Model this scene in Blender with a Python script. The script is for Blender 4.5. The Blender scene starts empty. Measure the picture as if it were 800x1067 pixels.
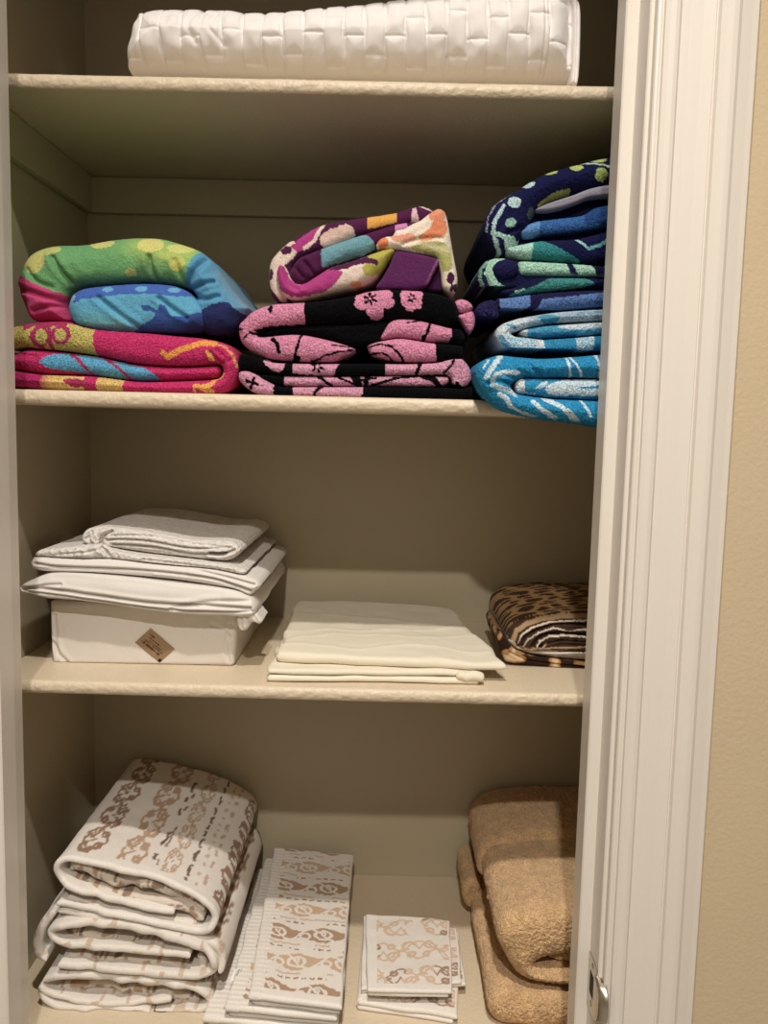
import bpy, math
import numpy as np
from mathutils import Matrix, Vector

# ------------------------------------------------------------------ camera model (metres; z measured from the lens, ZO lifts it to eye height)
W, H = 800, 1067
F, CD, YAW, PIT, ROL = 885.31, 0.9855, -0.0058, 0.1071, 0.0238
ZO = 1.40
_cy, _sy, _cp, _sp, _cr, _sr = math.cos(YAW), math.sin(YAW), math.cos(PIT), math.sin(PIT), math.cos(ROL), math.sin(ROL)
FW = np.array([_sy*_cp, _cy*_cp, -_sp]); _rt = np.array([_cy, -_sy, 0.0]); _up = np.cross(_rt, FW)
RT = _rt*_cr + _up*_sr; UP = -_rt*_sr + _up*_cr
CO = np.array([0, -CD, 0.0])
def onY(x, y, Y):
    x = np.asarray(x, float); y = np.asarray(y, float)
    d = FW + RT*((x-W/2)/F)[..., None] - UP*((y-H/2)/F)[..., None]
    t = (Y-CO[1])/d[..., 1]
    return CO + d*t[..., None]
D = 0.36                                   # closet shelf depth
Z1T, Z1B, Z2T, Z2B, Z3T, Z3B, Z4T = .3748, .3592, .0263, .0089, -.3196, -.3357, -.7544
XL, XR = -.4751, .430                      # closet side walls

C = bpy.context.scene.collection
def lin(c):
    c = np.asarray(c, float)/255.0
    return np.where(c <= .04045, c/12.92, ((c+.055)/1.055)**2.4)

# ------------------------------------------------------------------ noise
def _hash(i, j, k, s):
    n = (i*374761393 + j*668265263 + k*2147483647 + s*974634211) & 0x7fffffff
    n = ((n ^ (n >> 13))*1274126177) & 0x7fffffff
    n = ((n ^ (n >> 16))*1103515245) & 0x7fffffff
    return (n & 0xffff)/65535.0
def vnoise(p, s=0):
    p = np.asarray(p, float); i = np.floor(p).astype(np.int64); f = p-i; f = f*f*(3-2*f)
    r = 0
    for a in (0, 1):
        for b in (0, 1):
            for c in (0, 1):
                w = (f[..., 0] if a else 1-f[..., 0])*(f[..., 1] if b else 1-f[..., 1])*(f[..., 2] if c else 1-f[..., 2])
                r = r + w*_hash(i[..., 0]+a, i[..., 1]+b, i[..., 2]+c, s)
    return r*2-1
def fbm(p, s=0, o=3):
    r = 0; a = 1.0
    for k in range(o):
        r = r + a*vnoise(np.asarray(p)*(2**k), s+k); a *= .5
    return r

# ------------------------------------------------------------------ 2-D helpers
def smooth_closed(pts, n=6):
    p = np.asarray(pts, float); m = len(p); out = []
    for i in range(m):
        a, b, c, d = p[i-1], p[i], p[(i+1) % m], p[(i+2) % m]
        t = np.linspace(0, 1, n, endpoint=False)[:, None]
        ta = (c-a)*.42; tb = (d-b)*.42                    # slightly tight Catmull-Rom
        L = np.linalg.norm(c-b)
        for v in (ta, tb):
            l = np.linalg.norm(v)
            if l > L: v *= L/l
        h1 = 2*t**3-3*t**2+1; h2 = t**3-2*t**2+t; h3 = -2*t**3+3*t**2; h4 = t**3-t**2
        out.append(h1*b+h2*ta+h3*c+h4*tb)
    return np.concatenate(out)
def smooth_open(pts, step=1.2):
    p = np.asarray(pts, float); m = len(p); out = []
    for i in range(m-1):
        a, b, c, d = p[max(i-1, 0)], p[i], p[i+1], p[min(i+2, m-1)]
        L = np.linalg.norm((c-b)[:2]); n = max(2, int(L/step))
        t = np.linspace(0, 1, n, endpoint=False)[:, None]
        ta = (c-a)*.5; tb = (d-b)*.5
        for v in (ta, tb):
            l = np.linalg.norm(v[:2])
            if l > L: v *= L/l
        h1 = 2*t**3-3*t**2+1; h2 = t**3-2*t**2+t; h3 = -2*t**3+3*t**2; h4 = t**3-t**2
        out.append(h1*b+h2*ta+h3*c+h4*tb)
    out.append(p[-1:])
    return np.concatenate(out)
def inside(q, poly):
    x, y = q[:, 0], q[:, 1]; r = np.zeros(len(q), bool); n = len(poly)
    for i in range(n):
        x0, y0 = poly[i]; x1, y1 = poly[(i+1) % n]
        if y0 == y1: continue
        c = ((y0 > y) != (y1 > y)) & (x < (x1-x0)*(y-y0)/(y1-y0)+x0)
        r ^= c
    return r
def seg_dist(q, pts, closed=False):
    pts = np.asarray(pts, float); n = len(pts); best = np.full(len(q), 1e18); near = np.zeros((len(q), 2))
    for i in range(n if closed else n-1):
        a, b = pts[i], pts[(i+1) % n]; ab = b-a; L = ab@ab
        t = np.clip(((q-a)@ab)/L, 0, 1) if L > 0 else np.zeros(len(q))
        pr = a+t[:, None]*ab; d = ((q-pr)**2).sum(1); m = d < best
        best[m] = d[m]; near[m] = pr[m]
    return np.sqrt(best), near
def paint(base, shapes, jit=.7):
    """colour as a function of the position on the folded cloth's face: polygons, ellipses, strokes woven into it"""
    def fn(px, py, P):
        n3 = np.stack([px/2.2, py/2.2, px*0], 1)
        q = np.stack([px+jit*vnoise(n3, 5), py+jit*vnoise(n3, 9)], 1)
        col = np.tile(np.asarray(base, float), (len(q), 1))
        for s in shapes:
            k = s[0]; c = np.asarray(s[-1], float)
            if k == 'p': m = inside(q, np.asarray(s[1], float))
            elif k == 'ps': m = inside(q, smooth_closed(s[1], 5))
            elif k == 'e':
                _, cx, cy, rx, ry, _c = s; m = ((q[:, 0]-cx)/rx)**2+((q[:, 1]-cy)/ry)**2 < 1
            elif k == 'l': m = seg_dist(q, s[1])[0] < s[2]/2
            elif k == 'g':                                  # soft blend into a second colour: mottling, darker edges, painted shading
                _, pts, rad, _c = s; w = np.exp(-(seg_dist(q, pts)[0]/rad)**2)[:, None]; col = col*(1-w)+c*w; continue
            col[m] = c
        g = col@np.array([.3, .55, .15]); col = col*.84+.16*g[:, None]
        return lin(col)
    return fn

# ------------------------------------------------------------------ mesh collector
class MB:
    def __init__(s): s.v = []; s.f = []; s.c = []; s.n = 0
    def add(s, v, f, c=None):
        v = np.asarray(v, float); b = s.n
        s.v.append(v); s.n += len(v)
        s.f.extend([tuple(int(i)+b for i in q) for q in f])
        s.c.append(np.ones((len(v), 3))*.8 if c is None else np.asarray(c, float))
    def build(s, name, mat, parent=None, smooth=True):
        v = np.concatenate(s.v)+np.array([0, 0, ZO])
        if parent is None:
            lo, hi = v.min(0), v.max(0); o = np.array([(lo[0]+hi[0])/2, (lo[1]+hi[1])/2, lo[2]])
        else: o = ORG[parent.name]
        v = v-o
        me = bpy.data.meshes.new(name); me.from_pydata(v.tolist(), [], s.f)
        a = me.color_attributes.new('Col', 'FLOAT_COLOR', 'POINT')
        c = np.concatenate(s.c); a.data.foreach_set('color', np.concatenate([c, np.ones((len(c), 1))], 1).astype(np.float32).ravel())
        if smooth: me.polygons.foreach_set('use_smooth', np.ones(len(me.polygons), bool))
        me.materials.append(mat); me.update()
        ob = bpy.data.objects.new(name, me); C.objects.link(ob); ORG[ob.name] = o
        if parent is not None: ob.parent = parent
        else: ob.location = o
        return ob
ORG = {}
def tag(o, label=None, cat=None, group=None, kind=None):
    if label: o['label'] = label
    if cat: o['category'] = cat
    if group: o['group'] = group
    if kind: o['kind'] = kind
    return o

def settle(up, lo, m=.0022):
    """cloth under load: the lower piece gives way where the upper one lies on it"""
    from mathutils.bvhtree import BVHTree
    ou = Vector(ORG[up.name].tolist()); ol = ORG[lo.name]
    vs = [v.co+ou for v in up.data.vertices]; tree = BVHTree.FromPolygons(vs, [tuple(p.vertices) for p in up.data.polygons])
    n = len(lo.data.vertices); a = np.empty(n*3); lo.data.vertices.foreach_get('co', a); a = a.reshape(-1, 3)+ol
    w = np.array([list(v) for v in vs]); lo3 = w.min(0)-.004; hi3 = w.max(0)+.004
    zb = lo3[2]-.3; dn = Vector((0, 0, 1))
    for i in np.where((a[:, 2] > lo3[2]-.002) & (a[:, :2] > lo3[:2]).all(1) & (a[:, :2] < hi3[:2]).all(1))[0]:
        x, y, z = a[i]; mn = z; gp = .0035 if y > .13 else .0012
        for dx, dy in ((0, 0), (m, 0), (-m, 0), (0, m), (0, -m))+(((0, .03), (0, -.03), (0, -.055)) if y > .13 else ()):
            h = tree.ray_cast(Vector((x+dx, y+dy, zb)), dn)
            if h[0] is not None and h[0].z-gp < mn: mn = h[0].z-gp
        a[i, 2] = mn
    lo.data.vertices.foreach_set('co', (a-ol).ravel()); lo.data.update()
def pad(mb, poly, Yf, Yb, R, col, g=.95, creases=(), rings=5, amp=.0008, scale=45, fine=.0, zmin=None, smooth=True,
        over=None, seed=1, disp=None, yaw=0.0, back=None):
    """a folded layer of cloth: the traced outline stands at its own depth, its face bulges round over radius R (px) and the layer runs back to Yb"""
    po = smooth_closed(poly) if smooth else np.asarray(poly, float)
    lo = po.min(0)-g; hi = po.max(0)+g
    xs = np.arange(lo[0], hi[0]+g, g); ys = np.arange(lo[1], hi[1]+g, g); nx, ny = len(xs), len(ys)
    gx, gy = np.meshgrid(xs, ys); q = np.stack([gx.ravel(), gy.ravel()], 1)
    ins = inside(q, po); dist, near = seg_dist(q, po, True)
    # a grid point that all but touches the outline is put on it
    idx = np.arange(nx*ny).reshape(ny, nx)
    cells = np.stack([idx[:-1, :-1], idx[:-1, 1:], idx[1:, 1:], idx[1:, :-1]], -1).reshape(-1, 4)
    cells = cells[ins[cells].sum(1) >= 2]
    used = np.unique(cells); mp = np.full(nx*ny, -1); mp[used] = np.arange(len(used))
    cells = mp[cells]; q = q[used]; ins = ins[used]; dist = np.where(ins, dist[used], 0.0); near = near[used]
    q = np.where(ins[:, None], q, near)
    e = np.concatenate([cells[:, [0, 1]], cells[:, [1, 2]], cells[:, [2, 3]], cells[:, [3, 0]]])
    key = np.sort(e, 1); u, inv, cnt = np.unique(key, axis=0, return_inverse=True, return_counts=True)
    be = e[cnt[inv.ravel()] == 1]; bv = np.unique(be)
    snap = np.zeros(len(q), bool); snap[bv] = True        # every rim point goes onto the outline
    q = np.where((snap & ins)[:, None], near, q); dist = np.where(snap, 0.0, dist)
    s = (CD+Yf)/F; Rm = R*s
    P = onY(q[:, 0], q[:, 1], Yf+Rm)
    t = np.clip(dist/R, 0, 1); prof = Rm*(1-np.sqrt(np.clip(1-(1-t)**2, 0, 1)))
    P[:, 1] = Yf+prof
    w = np.clip(dist/3.0, 0, 1)
    for (pts, dep, wid) in creases:
        dd = seg_dist(q, smooth_open(pts, 3) if len(pts) > 2 else pts)[0]
        P[:, 1] += w*dep*np.exp(-(dd/wid)**2) - w*dep*.35*np.exp(-((dd-2.2*wid)/(1.3*wid))**2)
    if disp is not None: P[:, 1] += w*disp(q[:, 0], q[:, 1], dist)
    P[:, 1] += w*amp*fbm(P*scale, seed)
    if fine: P[:, 1] += np.clip(dist, 0, 1)*fine*(vnoise(P*420, seed+3)+.6*vnoise(P*800, seed+4))
    if yaw: P[:, 1] += yaw*(P[:, 0]-P[:, 0].min())
    if zmin is not None: P[:, 2] = np.maximum(P[:, 2], zmin+.0006)
    cc = col(q[:, 0], q[:, 1], P)
    nv = len(q); verts = [P]; cols = [cc]; faces = [c for c in cells.tolist()]
    # sides
    cen = q.mean(0); bq = q[bv]
    eps = .6; gr = np.zeros_like(bq)
    for ax in (0, 1):
        d1 = bq.copy(); d1[:, ax] += eps; d2 = bq.copy(); d2[:, ax] -= eps
        f1 = np.where(inside(d1, po), -1, 1)*seg_dist(d1, po, True)[0]; f2 = np.where(inside(d2, po), -1, 1)*seg_dist(d2, po, True)[0]
        gr[:, ax] = f1-f2
    gr /= np.maximum(np.linalg.norm(gr, axis=1), 1e-6)[:, None]
    nrm = np.stack([gr[:, 0], np.zeros(len(bq)), -gr[:, 1]], 1)
    m2 = np.full(nv, -1); m2[bv] = np.arange(len(bv))
    prev = bv.copy(); y0 = P[bv, 1]
    yb = np.full(len(bv), Yb) if back is None else back(P[bv])
    for k in range(1, rings+1):
        f = k/rings; f = f**1.25
        V = P[bv].copy(); V[:, 1] = y0*(1-f)+yb*f
        if over is not None: V[:, 1] = np.maximum(y0, -.016) if k == 1 else np.maximum(y0, (-.0075, -.0068)[k-2]) if k < 4 else y0*(1-f)+yb*f
        V = V+nrm*(amp*.9*fbm(V*scale, seed)*min(1, 2.0*f))[:, None]
        if fine: V = V+nrm*(fine*(vnoise(V*420, seed+3)+.6*vnoise(V*800, seed+4)))[:, None]
        if zmin is not None: V[:, 2] = np.maximum(V[:, 2], zmin+.0006)
        if over is not None and k > 2: V[:, 2] = np.maximum(V[:, 2], over+.0008)
        base = nv+(k-1)*len(bv)
        verts.append(V); cols.append(col(q[bv, 0], q[bv, 1], V))
        new = base+np.arange(len(bv))
        a, b = be[:, 0], be[:, 1]
        faces += np.stack([prev[m2[b]], prev[m2[a]], new[m2[a]], new[m2[b]]], 1).tolist()
        prev = new
    mb.add(np.concatenate(verts), faces, np.concatenate(cols))

def sweep(mb, path, Yf, Yb, th, col, step=1.2, rings=8, amp=.0006, scale=40, zmin=None, seed=1, nose=8, wav=0.0, fine=0.0, tilt=0.0, nr=1.0):
    """a layer of cloth of thickness th (px) following a folded path in the front view, running back to Yb"""
    p = smooth_open(path, step); n = len(p)
    t = p[:, 2] if p.shape[1] > 2 else np.full(n, float(th))
    p = p[:, :2]
    s = np.concatenate([[0], np.cumsum(np.linalg.norm(np.diff(p, axis=0), axis=1))]); L = s[-1]
    h = t/2; e = np.minimum(s, L-s); h = h*np.sqrt(np.clip(1-(1-np.clip(e/np.maximum(h, .5), 0, 1))**2, .03, 1))
    tg = np.gradient(p, axis=0); tg /= np.maximum(np.linalg.norm(tg, axis=1), 1e-9)[:, None]
    nm = np.stack([-tg[:, 1], tg[:, 0]], 1)
    sc = (CD+Yf)/F
    # loop round the layer: side +, nose, side -
    vs = []
    fr = (np.arange(rings)/rings)**1.25
    for f in fr[::-1][:-1] if False else ((np.arange(rings, 0, -1)/rings)**1.25): vs.append((1.0, f))
    for a in np.linspace(math.pi/2, -math.pi/2, nose+2): vs.append((math.sin(a), -math.cos(a)))
    for f in (np.arange(1, rings+1)/rings)**1.25: vs.append((-1.0, f))
    m = len(vs); V = np.zeros((n, m, 3)); PX = np.zeros((n, m, 2))
    yw = wav*vnoise(np.stack([s/14, s*0, s*0], 1), seed+7)
    for j, (a, f) in enumerate(vs):
        pp = p+nm*(h*a)[:, None]; PX[:, j] = pp
        Q = onY(pp[:, 0], pp[:, 1], Yf)
        if f <= 0: Q[:, 1] = Yf+h*sc*nr*(1+f)+yw
        else: Q[:, 1] = (Yf+h*sc*nr+yw)*(1-f)+Yb*f
        Q[:, 2] += tilt*np.maximum(Q[:, 1]-Yf, 0)
        V[:, j] = Q
    V = V.reshape(-1, 3); PX = PX.reshape(-1, 2)
    dz = amp*fbm(V*scale, seed)
    V[:, 2] += dz; V[:, 0] += .5*amp*fbm(V*scale+7.7, seed+2); V[:, 1] += .6*amp*fbm(V*scale*1.7+3.1, seed+4)
    if fine:
        k = fine*vnoise(V*420, seed+3); V[:, 1] -= k; V[:, 2] += k
    if zmin is not None: V[:, 2] = np.maximum(V[:, 2], zmin+.0006)
    idx = np.arange(n*m).reshape(n, m); nx = np.roll(idx, -1, axis=1)
    fs = np.stack([idx[:-1], nx[:-1], nx[1:], idx[1:]], -1).reshape(-1, 4).tolist()
    fs.append(idx[0][::-1].tolist()); fs.append(idx[-1].tolist())
    mb.add(V, fs, col(PX[:, 0], PX[:, 1], V))

def slab(mb, quad, z0, z1, col, nu=70, nv=70, r=None, amp=.0008, scale=30, seed=1, ztop=None, edge=0.0, wr=None, zmin=None):
    """a flat folded layer: quad = front-left, front-right, back-right, back-left (x, y); rounded all round"""
    q = np.asarray(quad, float); r = (z1-z0)/2 if r is None else r
    def param(n):
        a = np.linspace(0, 1, n); return a
    u, v = np.meshgrid(param(nu), param(nv), indexing='ij')
    # superellipse margin, so that the sheet closes round its rim
    def shell(sign):
        du = np.minimum(u, 1-u); dv = np.minimum(v, 1-v)
        A = q[0]*(1-u)[..., None]*(1-v)[..., None]+q[1]*u[..., None]*(1-v)[..., None]+q[2]*u[..., None]*v[..., None]+q[3]*(1-u)[..., None]*v[..., None]
        Lu = np.linalg.norm(q[1]-q[0]); Lv = np.linalg.norm(q[3]-q[0])
        a = np.clip(du*Lu/r, 0, 1); b = np.clip(dv*Lv/r, 0, 1)
        k = np.sqrt(np.clip(1-(1-a)**2, 0, 1))*np.sqrt(np.clip(1-(1-b)**2, 0, 1))
        zt = (z1 if ztop is None else ztop(A[..., 0], A[..., 1])); mid = (z0+zt)/2
        z = mid+sign*(zt-z0)/2*k
        P = np.concatenate([A, z[..., None]], -1)
        n = fbm(P*np.array([scale, scale, scale]), seed)
        P[..., 2] += amp*n*k*(1 if sign > 0 else .3)
        P[..., 0] += edge*vnoise(P*28, seed+5); P[..., 1] += edge*vnoise(P*28+5, seed+6)
        if wr is not None and sign > 0: P[..., 2] += k*wr(A[..., 0], A[..., 1])
        return P
    T = shell(1).reshape(-1, 3); B = shell(-1).reshape(-1, 3)
    if zmin is not None: B[:, 2] = np.maximum(B[:, 2], zmin); T[:, 2] = np.maximum(T[:, 2], zmin)
    idx = np.arange(nu*nv).reshape(nu, nv)
    f = np.stack([idx[:-1, :-1], idx[1:, :-1], idx[1:, 1:], idx[:-1, 1:]], -1).reshape(-1, 4)
    rim = np.zeros((nu, nv), bool); rim[0] = rim[-1] = True; rim[:, 0] = rim[:, -1] = True
    bm = np.where(rim.ravel(), np.arange(nu*nv), np.arange(nu*nv)+nu*nv)
    fb = bm[f][:, ::-1]
    V = np.concatenate([T, B]); uv = np.stack([u.ravel(), v.ravel()], 1)
    keep = np.ones(2*nu*nv, bool); keep[nu*nv:][rim.ravel()] = False
    mp = np.cumsum(keep)-1; faces = mp[np.concatenate([f, fb])].tolist()
    V = V[keep]; U = np.concatenate([uv, uv])[keep]; top = np.concatenate([np.ones(nu*nv), np.zeros(nu*nv)])[keep]
    mb.add(V, faces, col(U, V, top))

def box(mb, lo, hi, col=None, bev=0.0):
    x0, y0, z0 = lo; x1, y1, z1 = hi
    if bev <= 0:
        v = [(x0,y0,z0),(x1,y0,z0),(x1,y1,z0),(x0,y1,z0),(x0,y0,z1),(x1,y0,z1),(x1,y1,z1),(x0,y1,z1)]
        f = [(0,3,2,1),(4,5,6,7),(0,1,5,4),(1,2,6,5),(2,3,7,6),(3,0,4,7)]
        mb.add(v, f); return
    import bmesh
    bm = bmesh.new(); bmesh.ops.create_cube(bm, size=1)
    for w in bm.verts: w.co = Vector(((x0+x1)/2+w.co.x*(x1-x0), (y0+y1)/2+w.co.y*(y1-y0), (z0+z1)/2+w.co.z*(z1-z0)))
    bmesh.ops.bevel(bm, geom=list(bm.edges), offset=bev, segments=3, affect='EDGES', profile=.5)
    bm.verts.index_update(); mb.add([w.co[:] for w in bm.verts], [[w.index for w in f.verts] for f in bm.faces]); bm.free()
def prism(mb, prof, z0, z1):
    """a vertical moulding: the (x, y) profile run from z0 to z1"""
    n = len(prof); v = [(x, y, z0) for x, y in prof]+[(x, y, z1) for x, y in prof]
    f = [(i, (i+1) % n, n+(i+1) % n, n+i) for i in range(n)]+[tuple(range(n))[::-1], tuple(range(n, 2*n))]
    mb.add(v, f)

# ------------------------------------------------------------------ materials
def newmat(name):
    m = bpy.data.materials.new(name); m.use_nodes = True
    nt = m.node_tree; b = nt.nodes['Principled BSDF']; return m, nt, b
def paintmat(name, rgb, rough=.45, bump=.15, scale=140, mott=.04, spec=.4):
    m, nt, b = newmat(name); N = nt.nodes.new; L = nt.links.new
    tc = N('ShaderNodeTexCoord'); n = N('ShaderNodeTexNoise'); n.inputs['Scale'].default_value = scale; n.inputs['Detail'].default_value = 3
    L(tc.outputs['Object'], n.inputs['Vector'])
    n2 = N('ShaderNodeTexNoise'); n2.inputs['Scale'].default_value = 9; n2.inputs['Detail'].default_value = 4; L(tc.outputs['Object'], n2.inputs['Vector'])
    mx = N('ShaderNodeMix'); mx.data_type = 'RGBA'; mx.blend_type = 'MULTIPLY'
    c = lin(rgb); mx.inputs['A'].default_value = (*c, 1)
    cr = N('ShaderNodeMapRange'); cr.inputs['To Min'].default_value = 1-mott; cr.inputs['To Max'].default_value = 1+mott; L(n2.outputs['Fac'], cr.inputs['Value'])
    mx.inputs['Factor'].default_value = 1; L(cr.outputs['Result'], mx.inputs['B']); L(mx.outputs['Result'], b.inputs['Base Color'])
    bp = N('ShaderNodeBump'); bp.inputs['Strength'].default_value = bump; bp.inputs['Distance'].default_value = .002
    L(n.outputs['Fac'], bp.inputs['Height']); L(bp.outputs['Normal'], b.inputs['Normal'])
    b.inputs['Roughness'].default_value = rough; b.inputs['Specular IOR Level'].default_value = spec
    return m
def clothmat(name, scale=700, bump=.6, dist=.0012, jit=.18, rough=.95, kind='terry', sheen=.15, aniso=(1, 1, 1)):
    """cloth whose woven colours come from the mesh; loops or weave as fine bump"""
    m, nt, b = newmat(name); N = nt.nodes.new; L = nt.links.new
    at = N('ShaderNodeAttribute'); at.attribute_name = 'Col'
    tc = N('ShaderNodeTexCoord'); mpn = N('ShaderNodeMapping'); mpn.inputs['Scale'].default_value = aniso; L(tc.outputs['Object'], mpn.inputs['Vector'])
    n = N('ShaderNodeTexNoise'); n.inputs['Scale'].default_value = scale; n.inputs['Detail'].default_value = 2; L(mpn.outputs['Vector'], n.inputs['Vector'])
    hgt = n.outputs['Fac']
    if kind == 'waffle':
        vo = N('ShaderNodeTexVoronoi'); vo.inputs['Scale'].default_value = scale*.35; L(mpn.outputs['Vector'], vo.inputs['Vector']); hgt = vo.outputs['Distance']
    cr = N('ShaderNodeMapRange'); cr.inputs['From Min'].default_value = .3; cr.inputs['From Max'].default_value = .7
    cr.inputs['To Min'].default_value = 1-jit; cr.inputs['To Max'].default_value = 1+jit; L(hgt, cr.inputs['Value'])
    mx = N('ShaderNodeMix'); mx.data_type = 'RGBA'; mx.blend_type = 'MULTIPLY'; mx.inputs['Factor'].default_value = 1
    L(at.outputs['Color'], mx.inputs['A']); L(cr.outputs['Result'], mx.inputs['B']); L(mx.outputs['Result'], b.inputs['Base Color'])
    bp = N('ShaderNodeBump'); bp.inputs['Strength'].default_value = bump; bp.inputs['Distance'].default_value = dist
    L(hgt, bp.inputs['Height']); L(bp.outputs['Normal'], b.inputs['Normal'])
    b.inputs['Roughness'].default_value = rough; b.inputs['Specular IOR Level'].default_value = .08
    b.inputs['Sheen Weight'].default_value = sheen; b.inputs['Sheen Roughness'].default_value = .5
    return m
M = {}
M['shelf'] = paintmat('cream_shelf_paint', (216, 199, 172), .42, .5, 260, .03, .45)
M['wall'] = paintmat('closet_wall_paint', (186, 174, 147), .38, .12, 160, .03, .45)
M['trim'] = paintmat('white_trim_paint', (224, 216, 205), .35, .06, 90, .015, .5)
M['hallw'] = paintmat('pale_hall_paint', (176, 170, 160), .8, .3, 220, .03, .2)
M['hall'] = paintmat('tan_wall_paint', (200, 181, 150), .7, .25, 220, .03, .25)
M['ceil'] = paintmat('ceiling_paint', (232, 228, 220), .9, .3, 120, .01, .1)
M['floor'] = paintmat('floor_tile', (150, 142, 130), .5, .1, 30, .08, .4)
M['steel'], _nt, _b = newmat('worn_nickel'); _b.inputs['Base Color'].default_value = (.55, .5, .42, 1); _b.inputs['Metallic'].default_value = 1; _b.inputs['Roughness'].default_value = .28
M['dark'], _nt, _b = newmat('latch_shade'); _b.inputs['Base Color'].default_value = (.02, .017, .014, 1); _b.inputs['Roughness'].default_value = .8
M['terry'] = clothmat('terry_loops', 520, 1.0, .0022, .42, sheen=.02)
M['velour'] = clothmat('velour_terry', 750, .7, .0014, .20, sheen=.05)
M['plush'] = clothmat('plush_pile', 480, 1.0, .003, .28)
M['weave'] = clothmat('plain_weave', 1400, .15, .0005, .03, .8, sheen=.05)
M['waffle'] = clothmat('matelasse_weave', 560, 1.0, .0022, .06, .85, 'waffle', .05, (1, 1, 1))
M['jacq'] = clothmat('jacquard_terry', 800, .5, .001, .07, .9)
M['paper'] = clothmat('paper_label', 500, .1, .0002, .06, .8, sheen=0)
# ------------------------------------------------------------------ the setting
def struct(name, mat, fn, smooth=False):
    mb = MB(); fn(mb); return tag(mb.build(name, mat, smooth=smooth), kind='structure')
FZ, CZ = -ZO, 1.36
JR, JL = .2310, -.4208                      # door jamb faces
YH, YI = -.150, -.030                       # hall face and closet face of the front wall
HX0, HX1, HY = -1.7, 1.5, -2.7
HD = .66
struct('floor', M['floor'], lambda m: box(m, (HX0-.1, HY-.1, FZ-.08), (HX1+.1, D+.1, FZ)))
struct('ceiling', M['ceil'], lambda m: box(m, (HX0-.1, HY-.1, CZ), (HX1+.1, D+.1, CZ+.08)))
struct('wall_back', M['wall'], lambda m: box(m, (XL-.1, D, FZ), (XR+.1, D+.1, CZ)))
struct('wall_left', M['wall'], lambda m: box(m, (XL-.1, YI, FZ), (XL, D, CZ)))
struct('wall_right', M['wall'], lambda m: box(m, (XR, YI, FZ), (XR+.1, D, CZ)))
def front(m):
    box(m, (HX0, YH, FZ), (JL-.02, YI, CZ)); box(m, (JR+.02, YH, FZ), (HX1, YI, CZ)); box(m, (JL-.02, YH, HD+.02), (JR+.02, YI, CZ))
struct('wall_front', M['hall'], front)
struct('wall_hall_left', M['hallw'], lambda m: box(m, (HX0-.1, HY, FZ), (HX0, YH, CZ)))
struct('wall_hall_right', M['hallw'], lambda m: box(m, (HX1, HY, FZ), (HX1+.1, YH, CZ)))
struct('wall_hall_back', M['hallw'], lambda m: box(m, (HX0-.1, HY-.1, FZ), (HX1+.1, HY, CZ)))
# jamb with its door stop
def jamb_prof(x, s):
    st = x-s*.0131
    return [(x+s*.02, YI), (x, YI), (x, -.078), (st+s*.0015, -.078), (st, -.0795), (st, -.1115), (st+s*.0015, -.113), (x, -.113), (x, YH+.0012), (x+s*.0012, YH), (x+s*.02, YH)]
struct('trim_1', M['trim'], lambda m: prism(m, jamb_prof(JR, 1)[::-1], FZ, HD))
struct('trim_2', M['trim'], lambda m: prism(m, jamb_prof(JL, -1), FZ, HD))
def head(m):
    box(m, (JL-.02, YH, HD), (JR+.02, YI, HD+.02)); box(m, (JL, -.113, HD-.0131), (JR, -.078, HD))
struct('trim_3', M['trim'], head)
# moulded casing
CP = [(.0000, 0), (.0000, .0085), (.0012, .0102), (.0030, .0106), (.0046, .0104), (.0052, .0088), (.0062, .0088), (.0070, .0124), (.0110, .0146), (.0160, .0150), (.0195, .0142),
      (.0212, .0122), (.0222, .0104), (.0232, .0104), (.0300, .0106), (.0420, .0114), (.0530, .0126), (.0542, .0112), (.0552, .0112), (.0568, .0160), (.0610, .0188), (.0670, .0194), (.0715, .0190),
      (.0740, .0174), (.0750, .0166), (.0860, .0140), (.0915, .0132), (.0925, .0120), (.0925, 0)]
x0 = JR+.0040
struct('trim_4', M['trim'], lambda m: prism(m, [(x0+a, YH-b) for a, b in CP][::-1], FZ, HD+.09))
x1 = JL-.0040
struct('trim_5', M['trim'], lambda m: prism(m, [(x1-a, YH-b) for a, b in CP], FZ, HD+.09))
struct('trim_6', M['trim'], lambda m: box(m, (JL+.0, YH-.018, HD+.003), (JR+.0, YH, HD+.09), bev=.004))
# cleats that carry the top shelf: a strip round the walls, its foot below the shelf's underside
CT = .054
def cleat(m):
    box(m, (XL+.0005, D-.012, Z1B-CT), (XR-.0005, D-.0005, Z1B-.0004), bev=.0025)
struct('trim_7', M['wall'], cleat)
struct('trim_8', M['wall'], lambda m: box(m, (XL+.0005, .004, Z1B-CT), (XL+.0125, D-.0125, Z1B-.0004), bev=.0025))

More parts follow.
